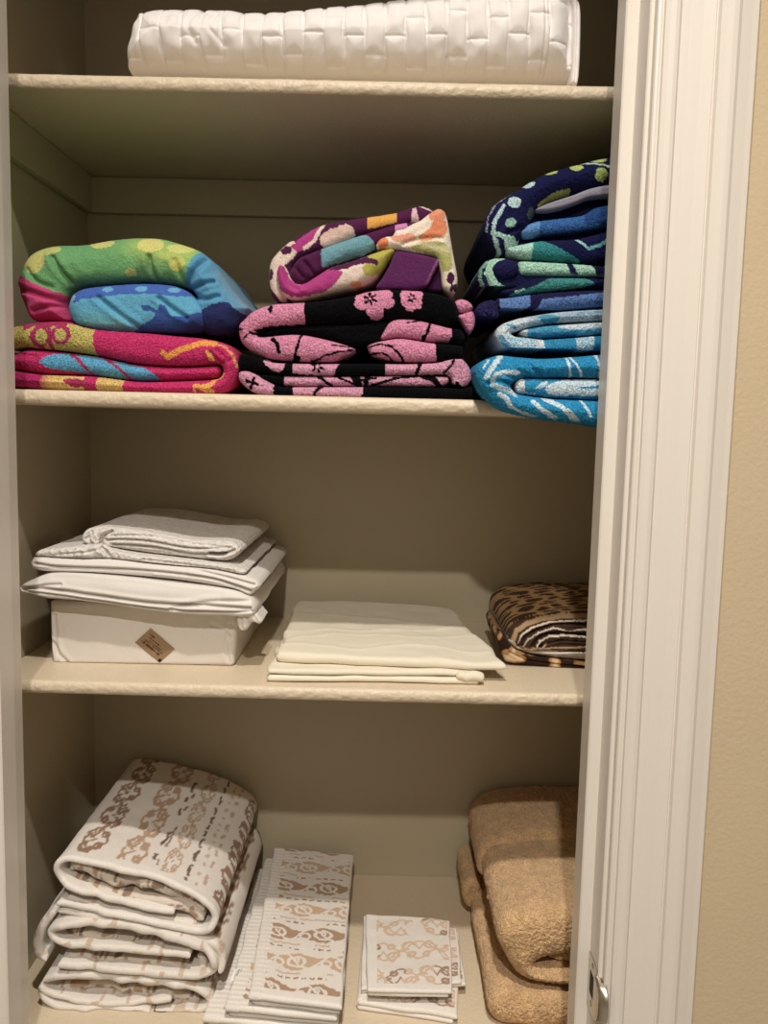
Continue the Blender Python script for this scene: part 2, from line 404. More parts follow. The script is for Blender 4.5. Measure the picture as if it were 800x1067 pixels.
# shelves: painted boards with a rounded, rough-rolled front edge
def shelf(zt, zb, y0, label):
    mb = MB(); n = 420; xs = np.linspace(XL+.0006, XR-.0006, n); r = (zt-zb)/2
    pr = [(D-.0006, zb)]+[(y0+r*.75*(1-math.cos(a)), zt-r-r*math.sin(a)) for a in np.linspace(math.pi/2, -math.pi/2, 15)][::1]+[(D-.0006, zt)]
    pr = np.array(pr); m = len(pr)
    V = np.zeros((n, m, 3)); V[:, :, 0] = xs[:, None]; V[:, :, 1] = pr[:, 0]; V[:, :, 2] = pr[:, 1]
    k = np.ones(m); k[0] = k[-1] = 0
    nz = fbm(V*np.array([150, 260, 260]), 3)*.0006+fbm(V*np.array([12, 0, 0]), 8)*.0008
    V[:, :, 1] += nz*k
    idx = np.arange(n*m).reshape(n, m); nx_ = np.roll(idx, -1, 1)
    f = np.stack([idx[:-1], idx[1:], nx_[1:], nx_[:-1]], -1).reshape(-1, 4).tolist()+[idx[0].tolist(), idx[-1][::-1].tolist()]
    mb.add(V.reshape(-1, 3), f)
    o = mb.build('shelf', M['shelf']); tag(o, label, 'shelf', 'painted closet shelves')
    md = o.modifiers.new('edge', 'EDGE_SPLIT'); md.split_angle = math.radians(50)
    return o
shelf(Z1T, Z1B, 0, 'topmost cream painted shelf board, carrying the rolled white quilt')
shelf(Z2T, Z2B, 0, 'cream painted shelf board under the three stacks of bright beach towels')
shelf(Z3T, Z3B, 0, 'cream painted shelf board under the white package and cream sheet')
shelf(Z4T, Z4T-.018, -.035, 'lowest cream painted shelf board, under the white patterned and beige towels')

# strike plate on the right jamb
def strike():
    e = bpy.data.objects.new('strike_plate', None); C.objects.link(e); zc = -.597
    e.location = (JR, -.132, zc-.03+ZO); ORG[e.name] = np.array(e.location)
    tag(e, 'worn nickel door strike plate let into the white right door jamb', 'strike plate')
    mb = MB()
    # face plate with an opening, rounded corners
    X = JR-.0012; y0, y1, z0, z1 = -.1488, -.1150, zc-.029, zc+.029; hy0, hy1, hz0, hz1 = -.1385, -.1225, zc-.013, zc+.013
    out = [(y0, z0), (y1, z0), (y1, z1), (y0, z1)]; inn = [(hy0, hz0), (hy1, hz0), (hy1, hz1), (hy0, hz1)]
    v = [(X, a, b) for a, b in out]+[(X, a, b) for a, b in inn]+[(JR-.0001, a, b) for a, b in out]+[(JR-.0001, a, b) for a, b in inn]
    f = []
    for i in range(4):
        j = (i+1) % 4; f += [(i, 4+i, 4+j, j), (i, j, 8+j, 8+i), (4+i, 12+i, 12+j, 4+j)]
    mb.add(v, f); mb.build('face_plate', M['steel'], e, smooth=False)
    mb = MB(); box(mb, (JR-.0006, hy0, hz0), (JR-.0002, hy1, hz1)); mb.build('latch_opening_shade', M['dark'], e, smooth=False)  # near-black sheet, stands for the shade inside the latch hole
    # curved lip that rolls over the edge of the jamb
    mb = MB(); n, k = 17, 9; V = []
    for i in range(n):
        b = -1+2*i/(n-1); ww = .0240*math.sqrt(max(0, 1-abs(b)**3))+.0006
        for j in range(k):
            a = j/(k-1); yy = y0-ww*a; xx = X-.0012-.0008*math.sin(math.pi*a)+(.0075*((a-.72)/.28)**2 if a > .72 else 0)
            V.append((xx, yy, zc+b*.023))
    V = np.array(V); V2 = V+np.array([.0010, 0.0003, 0]); m = n*k
    f = []
    for i in range(n-1):
        for j in range(k-1):
            q = (i*k+j, i*k+j+1, (i+1)*k+j+1, (i+1)*k+j); f += [q, tuple(m+w for w in q[::-1])]
    rim = [i*k+k-1 for i in range(n)]
    f += [(rim[i], m+rim[i], m+rim[i+1], rim[i+1]) for i in range(n-1)]
    mb.add(np.concatenate([V, V2]), f); mb.build('lip', M['steel'], e)
    for s in (-1, 1):
        mb = MB(); n = 20; r = .0036; cz = zc+s*.0215; cyy = -.1305
        v = [(X-.0009, cyy, cz)]+[(X-.0006, cyy+r*.8*math.cos(t), cz+r*.8*math.sin(t)) for t in np.linspace(0, 2*math.pi, n, False)]+[(X+.0002, cyy+r*math.cos(t), cz+r*math.sin(t)) for t in np.linspace(0, 2*math.pi, n, False)]
        f = [(0, 1+(i+1) % n, 1+i) for i in range(n)]+[(1+i, 1+(i+1) % n, 1+n+(i+1) % n, 1+n+i) for i in range(n)]
        mb.add(v, f); mb.build('screw', M['steel'], e)
strike()
# ------------------------------------------------------------------ beach towels on the second shelf
BLK = (5, 5, 9); PNK = (214, 128, 162)
def T(name, mat, label, cat, group, build):
    mb = MB(); build(mb); return tag(mb.build(name, mat), label, cat, group)
GB = 'folded beach towels'
Z2 = Z2T
# 1 green, pink and blue roll
def t1(mb):
    arch = [(36,334),(27,316),(21.5,298),(24,285),(33,269),(45,261),(62,257),(90,256),(120,251),(145,249),(170,250),(192,256),(210,263),(224,275),(236,292),(246,306),(255,316),(260,322.5),(253,333),(247.5,343),(240,348),(220,349),(205,340),(203,322),(206,310),(199,302),(185,298),(150,295),(115,297),(90,299),(80,303),(75,312),(72,322),(74,336),(55,336)]
    ca = paint((100,162,100), [
        ('g', [(150,262),(200,268)], 16, (150,185,95)), ('g', [(100,285),(140,280)], 10, (110,180,110)),
        ('e',44,276,12,13,(188,186,100)), ('e',58,264,12,6,(184,190,104)), ('e',111,257,13,5.5,(196,196,108)), ('e',162,259,13,8.5,(202,198,108)), ('e',192,262,13,6,(198,200,108)),
        ('e',190,278,8,8,(186,190,92)), ('e',180,270,10,5,(170,190,92)), ('e',142,287,6,4,(190,195,100)),
        ('ps', [(213,263),(203,275),(199,290),(197,303),(204,320),(225,345),(275,355),(275,300),(238,285),(224,272)], (78,150,192)),
        ('g', [(235,285),(262,325)], 9, (110,150,175)),
        ('ps', [(196,338),(210,328),(225,321),(240,318),(252,327),(266,332),(266,354),(196,354)], (40,48,102)),
        ('p', [(10,284),(24,289),(32,291),(45,299),(60,305),(78,311),(80,345),(10,345)], (206,62,118))])
    pad(mb, arch, .012, .255, 24, ca, rings=10, amp=.0016, scale=38, fine=.00035, zmin=Z2, seed=3, creases=[
        ([(162,272),(163,283),(168,297)], .0055, 2.4), ([(63,272),(72,287),(80,297)], .005, 2.6), ([(36,284),(48,297),(62,303)], .003, 2.5), ([(24,302),(44,309),(70,317)], .0045, 2.6),
        ([(42,326),(60,322),(74,322)], .0045, 2.2), ([(198,302),(207,287),(217,274)], .006, 3), ([(202,304),(213,300),(226,297)], .005, 2.2), ([(203,310),(218,315),(232,312)], .004, 2.2), ([(200,303),(192,290),(188,276)], .003, 3)])
    blob = [(73,322),(75,313),(79,306),(90,301),(115,298),(150,296),(180,298),(196,304),(205,313),(215,325),(214,342),(200,347),(150,347),(115,347),(85,342),(77,334)]
    cb = paint((84,164,202), [('g', [(95,335),(130,340)], 8, (100,175,190)),
        ('ps', [(78,305),(92,299),(150,294),(190,299),(203,309),(190,311),(165,309),(135,309),(110,312),(92,314),(82,318),(78,312)], (62,98,186)),
        ('e',116,303.5,5.5,3.2,(95,165,210)), ('e',151,303,6,3.4,(95,165,210)), ('e',184,304,6,2.8,(95,165,210)), ('e',80,312,3.5,3,(120,180,215)),
        ('ps', [(140,350),(150,341),(163,334),(166,328),(155,325),(151,321),(160,320),(168,325),(172,319),(178,323),(183,331),(196,331),(212,327),(220,330),(220,352)], (52,84,160)),
        ('g', [(212,340),(200,346)], 8, (45,55,110))])
    pad(mb, blob, .006, .25, 17, cb, amp=.0012, scale=40, fine=.00035, zmin=Z2, seed=5, creases=[([(108,313),(125,326),(146,342)], .004, 2.6), ([(170,313),(185,325),(198,333)], .004, 2.4), ([(82,340),(110,344),(150,345)], .002, 2)])
S1 = T('beach_towel', M['velour'], 'rolled green, pink and blue beach towel, topmost of the left stack', 'towel', GB, t1)
# 2 hot pink towel
def t2(mb):
    MG = (176, 44, 92); YE = (188, 174, 88)
    outer = [(4,345),(15,341),(28,338),(50,335.5),(75,336),(100,342),(140,346),(180,350),(215,353.5),(238,359.5),(247.5,370),(249.5,385),(245,400),(234,410),(215,412.5),(150,410),(100,408),(60,406),(17,403.5),(4,403),(4,383),(20,387),(45,390.5),(70,391.5),(100,392.5),(140,397.5),(165,398),(200,397),(227,395),(233,388),(229,380),(205,381.5),(175,381.5),(140,378.5),(105,371),(70,366),(45,364),(28,362),(15,364),(4,362)]
    c1 = paint((206,42,102), [('p', [(0,335),(24,341),(40,338),(60,336),(75,338),(102,345),(101,360),(104,372),(70,368),(40,366),(12,366),(0,360)], YE),
        ('p', [(26,340),(42,337),(50,336),(72,336),(74,342),(60,341),(50,345),(40,341),(30,345)], MG),
        ('e',46,352,10,11,MG), ('e',48,352,6,8,YE), ('e',68,350,10.5,10,MG), ('e',68,350,6,6.5,YE), ('l', [(56,342),(57,366)], 4, MG), ('l', [(40,360),(50,366)], 3, MG),
        ('l', [(173,368),(178,373)], 5.5, (235,150,60)), ('l', [(178,373),(192,365),(212,358.5),(226,359)], 6, (235,150,60)), ('l', [(226,359),(236,362),(243,369),(248,382)], 2.6, (232,150,90)),
        ('l', [(219,368),(223,375)], 4.5, (230,160,75)),
        ('l', [(205,410),(206,402)], 2.5, (230,160,75)), ('l', [(206,403),(213,404),(221,402),(225,396),(233,391)], 5, (230,160,75)), ('l', [(214,404),(222,408)], 7, (230,160,75)), ('l', [(224,404),(231,399)], 3, (206,42,102)),
        ('p', [(46,390),(90,393),(90,409),(46,407)], (218,176,98)), ('p', [(104,393),(131,396),(130,411),(103,409)], (218,176,98)), ('ps', [(70,396),(84,395),(100,401),(80,404)], MG), ('l', [(45,406),(130,409)], 1.5, (190,130,80)),
        ('g', [(0,395),(40,398)], 9, (170,32,92))])
    pad(mb, outer, .006, .28, 13, c1, rings=12, amp=.001, scale=40, fine=.00035, zmin=Z2, seed=11, creases=[([(228,366),(236,374),(232,386)], .003, 2.2), ([(222,369),(232,379)], .003, 2), ([(240,378),(247,372)], .002, 2)])
    mid = [(4,366),(15,369),(28,365),(45,365.5),(70,367.5),(105,372),(140,379.5),(175,382.5),(205,382.5),(227,381.5),(231,388),(226,394),(200,396),(165,397),(140,396.5),(100,391.5),(70,390.5),(45,389.5),(20,385.5),(4,382)]
    c2 = paint((204,42,102), [('ps', [(46,378),(50,373),(58,370),(72,369),(88,371),(110,374),(140,381),(157,386),(169,398),(140,398),(100,391.5),(75,387),(55,384)], (82,160,202)),
        ('l', [(74,368),(86,376),(98,390)], 3.2, MG), ('l', [(112,374),(128,385),(140,397)], 3, MG)])
    pad(mb, mid, .011, .28, 11, c2, amp=.0008, scale=40, fine=.00035, zmin=Z2, seed=12, creases=[([(4,372),(22,370),(40,372)], .003, 2.5)])
S2 = T('beach_towel', M['terry'], 'hot pink beach towel with yellow and blue butterfly pattern, bottom of the left stack', 'towel', GB, t2)
# 3 purple flowered towel
def t3(mb):
    CR = (226,202,186); MA = (184,56,132); PU = (84,28,70)
    a = [(283,306),(281,294),(281,280),(284,270),(296,257),(310,247),(335,235.5),(360,230),(385,226.5),(413,222),(432,215.5),(447,217),(452,224),(445,232),(425,236),(400,242),(370,249),(345,259),(325,266),(312,272),(305,281),(306,296),(312,306),(300,314),(287,313)]
    ca = paint(PU, [('p', [(276,316),(279,272),(295,252),(307,253),(313,262),(305,272),(297,278),(292,292),(300,316)], CR), ('p', [(303,259),(318,246),(333,236),(332,245),(326,254),(318,262),(311,264)], MA),
        ('l', [(339,233),(334,241),(328,253),(318,261)], 4.2, CR), ('e',299,262.5,6,4.5,PU), ('e',283,287,2.2,6,PU), ('p', [(278,298),(286,305),(294,316),(278,318)], PU),
        ('e',350,250,12,10,(222,186,170)), ('e',360,245,10,9.5,(222,186,170)), ('e',342,252,8,8,(222,186,170)),
        ('p', [(383,228),(400,224.5),(413,223),(413.5,234),(395,238),(383,241)], (228,160,66)), ('p', [(430,218),(433,218),(437,233),(428,234)], (220,180,190)), ('l', [(437,216),(452,222)], 2, (215,190,190))])
    pad(mb, a, .026, .25, 9, ca, amp=.001, fine=.0003, zmin=Z2+.1, seed=21)
    b = [(302,290),(303,282),(311,270),(325,263.5),(345,256),(370,247.5),(392,240.5),(410,235),(425,232.5),(436,235),(430,242),(410,249),(393,259),(380,266),(360,271),(345,278),(330,288),(318,296),(308,297)]
    cb = paint((82,27,70), [('p', [(335,258),(345,255),(372,245),(384,247),(389,253),(391,260),(380,266),(350,275),(336,280)], (104,156,170)), ('p', [(412,230),(424,230),(424,240),(420,246),(411,242)], (200,125,180))])
    pad(mb, b, .018, .25, 9, cb, amp=.0012, fine=.0003, seed=22, creases=[([(318,274),(328,288)], .003, 2), ([(306,278),(316,290)], .0025, 2)])
    c = [(288,290),(289,281),(292,276),(298,279),(303,290),(309,296),(318,295.5),(330,288),(345,279),(365,273),(382,267),(396,262),(408,259),(411.5,263),(405,273),(398,284),(388,293),(370,300),(345,306.5),(325,311.5),(305,312.5),(293,306)]
    cc = paint(CR, [('ps', [(291,276),(297,280),(303,291),(311,297),(322,293),(335,284),(345,282),(357,285),(351,296),(341,304),(325,309),(306,310.5),(294,303),(290,290)], MA),
        ('ps', [(340,282),(352,277),(367,272.5),(385,266.5),(392,271),(395,279),(384,277),(372,278),(358,282.5)], PU), ('ps', [(382,268),(397,262),(411,258),(409,268),(401,281),(394,288),(391,282),(394,274)], (178,168,66)), ('e',386,283,8,6.5,(176,166,70)), ('e',371,297,6,3,(228,150,110))])
    pad(mb, c, .010, .22, 12, cc, amp=.0012, fine=.0003, seed=23, zmin=Z2+.11, creases=[([(298,282),(302,297),(310,303)], .003, 2.2)])
    d = [(392,258),(395,250),(402,247),(409,246),(412,240.5),(420,239),(430,233.5),(438,230),(447,223),(456,218),(463,221),(466.5,232),(469.5,250),(473,270),(476.5,290),(475,304),(468,306),(461,300),(459,285),(455,270),(446,266),(432,264),(415,261),(403,260)]
    cd = paint((230,214,192), [('e',399,254,5.5,6.5,(232,130,82)), ('e',455,226,9,7,(230,140,105)), ('ps', [(436,248),(446,240),(452,232),(463,231),(465,245),(455,249),(440,253)], (230,132,90)), ('e',420,249,13,5,(228,150,120)), ('l', [(412,246),(430,242),(448,237)], 3, (232,214,196)),
        ('ps', [(428,260),(440,255),(455,253),(466,258),(471,275),(468,283),(461,284),(457,272),(446,266)], (166,168,92)), ('g', [(440,256),(466,262)], 5, (200,192,140)), ('e',469,291,4,6,(72,26,66)), ('l', [(470,296),(470,304)], 2, (72,26,66)), ('e',474,301,3,4,(60,24,56))])
    pad(mb, d, .012, .25, 8, cd, amp=.0012, fine=.0003, seed=24, zmin=Z2+.1, creases=[([(420,256),(440,250),(460,250)], .002, 2)])
    e = [(411,263),(415,261),(432,264),(448,267.5),(458,272),(452,285),(444,299),(430,302),(405,302),(392,300),(398,290),(406,276)]
    pad(mb, e, .016, .22, 4, paint((96,38,92), [('l', [(456,272),(444,297)], 2.5, (150,80,140)), ('g', [(400,300),(440,300)], 6, (84,28,86))]), amp=.0006, fine=.0003, seed=25, zmin=Z2+.11)
    f = [(446,266),(460,270),(464,290),(464,304),(444,303),(440,296)]
    pad(mb, f, .028, .2, 4, paint((64,22,64), []), amp=.0006, seed=26, zmin=Z2+.108)
S3 = T('beach_towel', M['velour'], 'purple beach towel with large orange and white flowers, topmost of the middle stack', 'towel', GB, t3)
def star(x, y, r, w=2.0): return [('l', [(x-r*math.cos(a), y-r*math.sin(a)), (x+r*math.cos(a), y+r*math.sin(a))], w, BLK) for a in (.35, 1.4, 2.45)]+[('e', x, y, 1.6, 1.6, PNK)]
# 4 black and pink, upper
def t4(mb):
    Z = Z2+.03
    bk = [(262,335),(320,318),(420,306),(468,312),(488,322),(488,345),(484,366),(470,372),(420,372),(300,372),(262,360)]
    pad(mb, bk, .036, .25, 4, paint(BLK, []), amp=.0006, seed=30)  # black filler behind the layers, stands for the dark of the gaps
    a = [(249,346),(250,338),(254,334),(262,326),(275,320),(290,317),(318,315.5),(345,312.5),(370,308),(385,304),(410,302),(440,304),(462,308.5),(474,314.5),(478,328),(473,338),(445,336),(420,333),(400,334),(370,337),(330,338),(300,341),(281,343.5),(269,348),(273,351.5),(290,350),(305,349),(320,350),(345,355.5),(362,360.5),(371,365),(367,370),(350,376.5),(330,377.5),(305,376.5),(280,373.5),(262,366.5),(252,357)]
    ca = paint(PNK, [('p', [(317,312),(345,306),(380,296),(440,298),(482,308),(482,346),(420,336),(400,338),(319,341)], BLK),
        ('e',381,310,11,8.5,PNK), ('e',397,309,12,9,PNK), ('e',377,318,7.5,6.5,PNK), ('e',404,317,7,6,PNK), ('e',391,325,9,9.5,PNK)]+star(386,313,6.5,2.6)+
        [('e',424,308,7,6.5,PNK), ('e',434,309,6,7,PNK), ('e',422,316,5,5,PNK), ('e',434,318,5,6,PNK), ('e',427,321,5,5,PNK)]+star(428.5,312,4,2)+
        [('e',283,323,2.6,4.5,BLK), ('l', [(248,343.5),(254,344)], 3, BLK), ('l', [(285,354),(290,359),(292,368)], 4, BLK), ('l', [(315,349),(311,362),(308,372),(306,378)], 3, BLK), ('e',310,374,4,3,BLK),
         ('l', [(256,353),(262,347),(272,351)], 2.5, BLK), ('p', [(266,344),(285,340),(330,338),(330,342),(280,348),(272,352)], BLK), ('l', [(325,378),(340,371),(355,367),(372,365)], 2.2, BLK), ('l', [(346,360),(366,362)], 1.6, BLK)])
    pad(mb, a, .008, .27, 12, ca, amp=.0010, fine=.0006, zmin=Z, seed=31, creases=[([(300,316),(300,340)], .0015, 5)])
    b = [(271,349),(282,344.5),(300,342),(330,339),(370,338),(400,335),(410,336),(404,343),(398,352),(396,358),(382,361),(366,360),(345,354),(320,349),(300,347.5),(285,349)]
    pad(mb, b, .016, .25, 8, paint(BLK, []), amp=.0008, fine=.0005, seed=32)
    c = [(397,354),(400,345),(405,337),(413,333),(430,333),(447,336.5),(468,342),(480,344),(484,352),(480,358.5),(467,357.5),(447,356),(430,353.5),(414,352)]
    pad(mb, c, .010, .25, 9, paint(PNK, [('p', [(470,340),(488,338),(488,362),(464,362),(470,352)], BLK), ('l', [(449,335),(445,346),(440,357)], 3, BLK), ('e',441,353,2.5,4,BLK), ('l', [(424,337),(438,334.5)], 1.6, BLK)]), amp=.0008, fine=.0006, seed=33)
    d = [(383,361),(390,357.5),(401,355),(416,353),(429,354.5),(447,357.5),(466,359),(481,361),(482,366),(480,373),(465,375.5),(445,377.5),(422,377),(404,375),(388,371.5),(384,366)]
    pad(mb, d, .007, .25, 9, paint(PNK, [('p', [(453,355),(486,355),(486,378),(454,378)], BLK), ('l', [(384,362),(398,359),(408,362),(416,370),(421,378)], 2.6, BLK), ('l', [(386,370),(398,368),(404,371),(409,377)], 2.2, BLK)]), amp=.0008, fine=.0006, seed=34, zmin=Z2+.028)
    for k, e in enumerate(([(472,318),(475,313.5),(482,312),(489,315),(493,321),(489,325),(480,326.5),(474,323.5)], [(476,330),(484,326),(492,324.5),(495,333),(493.5,342),(489,347.5),(484,342),(480,335)])):
        pad(mb, e, .016, .1, 7, paint(PNK, []), amp=.0006, fine=.0006, seed=35+k)
S4 = T('beach_towel', M['terry'], 'black beach towel with pink flowers in the middle stack, directly under the purple towel', 'towel', GB, t4)
# 5 black and pink, lower
def t5(mb):
    PN = (208,140,168)
    l1 = [(248,378),(250,370),(256,369),(270,373.5),(285,378),(305,379),(340,379.5),(380,379),(420,379.5),(455,378),(470,373),(480,373.5),(486,379),(490,386),(491,395),(488,401),(482,404),(472,402),(468,392),(450,391),(400,391),(350,391.5),(300,391.5),(280,388.5),(262,386),(250,384)]
    c1 = paint(BLK, [('ps', [(275,375),(296,377),(294,387),(284,386)], PN), ('p', [(305,374),(355,376),(350,386),(348,393),(306,389)], PN)]+[('l', [(331+math.cos(a)*7, 382+math.sin(a)*6), (331-math.cos(a)*7, 382-math.sin(a)*6)], 2.6, BLK) for a in (.5, 1.3, 2.3)]+
        [('e',331,382,1.6,1.8,PN), ('p', [(401,376),(478,370),(494,384),(490,404),(470,400),(468,390),(402,392)], PN), ('l', [(434,389),(437,380)], 4, BLK), ('l', [(474,372),(470,381),(462,389)], 2.5, BLK), ('l', [(467,391),(482,402)], 1.5, (235,190,205)), ('e',476,401,2.5,3,BLK)])
    pad(mb, l1, .008, .27, 7, c1, amp=.0007, fine=.0006, zmin=Z2, seed=41)
    l2 = [(272,391),(285,390.5),(300,392),(350,392.5),(400,392),(450,392),(466,393),(467,399),(460,403),(430,403),(390,402.5),(340,402.5),(297,402.5),(280,399),(270,395)]
    c2 = paint(PN, [('p', [(260,385),(297,388),(297,405),(260,405)], BLK), ('l', [(330,391),(338,397),(347,403)], 3, BLK), ('l', [(346,391),(358,396),(370,401)], 2.5, BLK), ('p', [(362,388),(374,388),(378,404),(372,404)], BLK), ('p', [(380,388),(388,388),(382,404),(379,404)], BLK),
        ('l', [(388,402),(410,395),(432,392),(462,391)], 3, BLK), ('l', [(440,392),(452,396),(458,404)], 6, BLK), ('l', [(374,397),(392,394)], 3, BLK)])
    pad(mb, l2, .011, .25, 6, c2, amp=.0006, fine=.0006, zmin=Z2, seed=42)
    l3 = [(249,389),(252,387),(259,387),(268,391),(278,397),(292,403),(340,403.5),(400,403.5),(455,404),(480,405),(491,403),(493,408),(492,415.5),(470,416.5),(400,416.5),(340,415),(290,413.5),(268,410.5),(255,402.5),(249,395)]
    c3 = paint(PN, [('p', [(286,398),(308,400),(304,407),(303,417),(285,417)], BLK), ('p', [(378,400),(505,400),(505,420),(374,420),(378,410)], BLK), ('l', [(327,414),(330,407),(336,402)], 3.4, BLK), ('l', [(258,397),(270,401)], 3, BLK), ('l', [(266,394),(262,405)], 3, BLK), ('l', [(304,404),(306,416)], 2, BLK)])
    pad(mb, l3, .006, .27, 7, c3, amp=.0006, fine=.0006, zmin=Z2, seed=43)
S5 = T('beach_towel', M['terry'], 'black beach towel with pink flowers lying on the shelf, bottom of the middle stack', 'towel', GB, t5)
# right stack
NV = (22, 24, 72); X9 = 712
def t6(mb):
    WH = (172,206,208); LG = (172,194,104); MI = (158,204,190)
    bk = [(530,240),(560,215),(640,198),(X9,198),(X9,268),(640,272),(560,268),(530,262)]
    pad(mb, bk, .030, .25, 3, paint((18,20,58), []), seed=50)  # navy filler set back, stands for the dark gap under the hem band
    a = [(504,243),(504.5,232),(510,219),(520,210),(540,198),(554,189),(568,182),(590,175.5),(604,172),(624,167),(660,163),(695,166),(X9,180),(X9,192),(660,191),(634,194),(612,199),(592,204),(570,212),(558,222),(549,238),(542,248),(538,258),(530,267),(520,266),(510,258)]
    ca = paint(NV, [('e',548.5,195,6.5,4.5,WH), ('e',533.5,214.5,6.5,6,WH), ('e',529.5,236,5.5,5.2,(130,175,165)), ('e',572,181.5,7,3.6,LG), ('e',598,178,6.5,4.2,LG), ('e',622.5,186,6.5,6.5,LG), ('e',622,169,8,4,LG), ('e',636,174,4,4,LG),
        ('l', [(523,218),(514,233),(512,244),(515,256),(520,266)], 3.8, WH), ('l', [(512,246),(522,250),(533,252)], 4.5, MI), ('l', [(506,243),(507,230),(515,215),(530,204)], 1.4, (150,160,180)), ('l', [(600,172),(616,174),(640,181)], 2.4, (180,200,170)),
        ('ps', [(559,216),(570,207),(580,202),(592,200),(590,207),(575,214),(562,220)], (160,172,92)), ('e',552,226,5,6,(70,88,92)), ('ps', [(524,252),(536,254),(542,250),(540,262),(532,268),(524,262)], MI)])
    pad(mb, a, .010, .30, 17, ca, amp=.001, fine=.0004, seed=51, creases=[([(527,246),(541,240)], .003, 2.2)])
    b = [(539,243),(546,236),(560,231),(584,228),(606,225),(620,217),(645,213),(X9,213),(X9,236),(645,235),(622,240),(606,243),(584,246),(560,247.5),(546,249)]
    pad(mb, b, .016, .25, 9, paint((48,98,168), [('p', [(535,240),(561,226),(561,250),(535,252)], (84,138,200)), ('p', [(612,210),(650,205),(650,235),(606,236)], (34,74,136)), ('g', [(560,249),(640,240)], 3, (24,40,100))]), amp=.0009, fine=.0004, seed=52)
    c = [(521,256),(535,256.5),(556,252.5),(570,251),(600,250),(640,241),(X9,241),(X9,275),(640,275),(600,274.5),(560,271.5),(540,270.5),(528,267)]
    pad(mb, c, .012, .27, 10, paint(NV, [('p', [(515,250),(535,257),(557,251),(555,273),(520,272)], MI), ('ps', [(556,250),(568,254),(585,263),(604,275),(575,276),(554,274)], (44,132,136)), ('l', [(597,249),(604,255),(611,261)], 2.4, (150,205,205)), ('l', [(611,261),(622,258),(640,246)], 3.4, (96,170,180))]), amp=.0009, fine=.0004, seed=53)
S6 = o = T('beach_towel', M['terry'], 'navy beach towel with pale green and white dots, topmost of the right stack', 'towel', GB, t6)
mb = MB()
pad(mb, [(558,219),(566,214),(580,209),(597,203.5),(614,197),(634,193),(660,192),(X9,192),(X9,204),(660,205),(634,204.5),(614,206.5),(600,212),(585,217),(570,220)], .013, .06, 3.5, paint((142,138,154), [('l', [(566,216),(600,206),(640,197)], .8, (120,116,130))], .2), amp=.0003, seed=54)
HB = tag(mb.build('hem_band', M['weave'], o), 'smooth grey hem band')
def t7(mb):
    MI = (152,202,178); TE = (52,132,128)
    a = [(496,292),(499,281),(505,273),(513,270),(524,269.5),(540,272),(580,275),(640,278),(X9,280),(X9,300),(640,300),(600,301),(560,305),(530,309.5),(512,309),(501,302)]
    pad(mb, a, .014, .29, 12, paint((22,24,66), [('l', [(521,270),(511,276),(508,287),(513,298),(524,306)], 8.5, MI), ('l', [(506,274),(500,282),(499,293),(504,304)], 3, (120,165,150)), ('ps', [(524,300),(534,308),(520,312),(512,306)], TE)]), amp=.0008, fine=.0005, seed=61, zmin=Z2+.13, creases=[([(510,274),(504,286),(508,300)], .0025, 1.6)])
    b = [(541,273),(555,273),(600,275.5),(640,278.5),(X9,281),(X9,291),(640,289.5),(600,289),(560,288.5),(543,287.5),(539,280)]
    pad(mb, b, .009, .25, 7, paint(MI, [('l', [(592,273),(594,281),(600,290)], 6, (22,24,66)), ('p', [(614,275),(628,277),(640,290),(622,290)], (22,24,66)), ('g', [(545,287),(640,289)], 2, (100,150,130))]), amp=.0006, fine=.0006, seed=62)
    c = [(523,303),(535,300),(548,293.5),(560,290),(600,290),(640,291),(X9,292),(X9,301),(640,301),(600,302),(560,305.5),(535,309),(525,308.5)]
    pad(mb, c, .009, .25, 7, paint((22,24,66), [('ps', [(530,308),(541,304),(558,298),(575,290),(600,288.5),(612,292),(617,297),(600,301),(562,305.5),(535,311)], TE), ('l', [(536,305),(545,303)], 2, MI)]), amp=.0006, fine=.0006, seed=64)
def t7r(mb):
    r = [(512,281),(516,274),(525,270.5),(534,271.5),(540,277),(540,285),(534,291),(524,292.5),(516,289)]
    pad(mb, r, .006, .2, 10, paint((26,26,72), []), amp=.0008, fine=.0005, seed=63)
S7 = T('beach_towel', M['terry'], 'mint and teal beach towel with navy inner roll, second from top of the right stack', 'towel', GB, t7)
mb = MB(); t7r(mb); tag(mb.build('rolled_end', M['terry'], S7), 'dark navy rolled end')
def t8(mb):
    PE = (86,122,186)
    a = [(516,313),(524,311),(540,308),(556,306),(590,303.5),(628,302),(X9,301),(X9,317.5),(660,317.5),(626,320),(576,324),(548,329.5),(530,333),(521,334.5),(516,326)]
    pad(mb, a, .009, .28, 10, paint(PE, [('p', [(505,305),(519,305),(521,340),(505,340)], (30,28,70)), ('ps', [(553,304),(580,300),(640,298),(648,304),(626,306),(600,309.5),(575,311.5),(563,314),(558,324),(549,333),(545,328),(551,318)], (30,28,72))]), amp=.0006, fine=.0005, seed=71, zmin=Z2+.105)
def t8r(mb):
    r = [(495,323),(499,317),(507,313.5),(514,313),(518,318),(519.5,328),(517,335),(508,338),(500,335),(496,330)]
    pad(mb, r, .007, .26, 8, paint((34,30,78), [('l', [(498,322),(506,317),(513,319),(514,328),(508,332),(503,328),(506,324)], 1.2, (52,46,100))]), amp=.0004, fine=.0003, seed=72, zmin=Z2+.095, creases=[([(499,324),(506,318),(512,320),(513,328),(508,331),(504,327)], .002, 1.1)])
S8 = T('beach_towel', M['terry'], 'periwinkle blue beach towel with dark navy rolled hem, in the middle of the right stack', 'towel', GB, t8)
mb = MB(); t8r(mb); tag(mb.build('rolled_hem', M['terry'], S8), 'dark navy rolled hem')
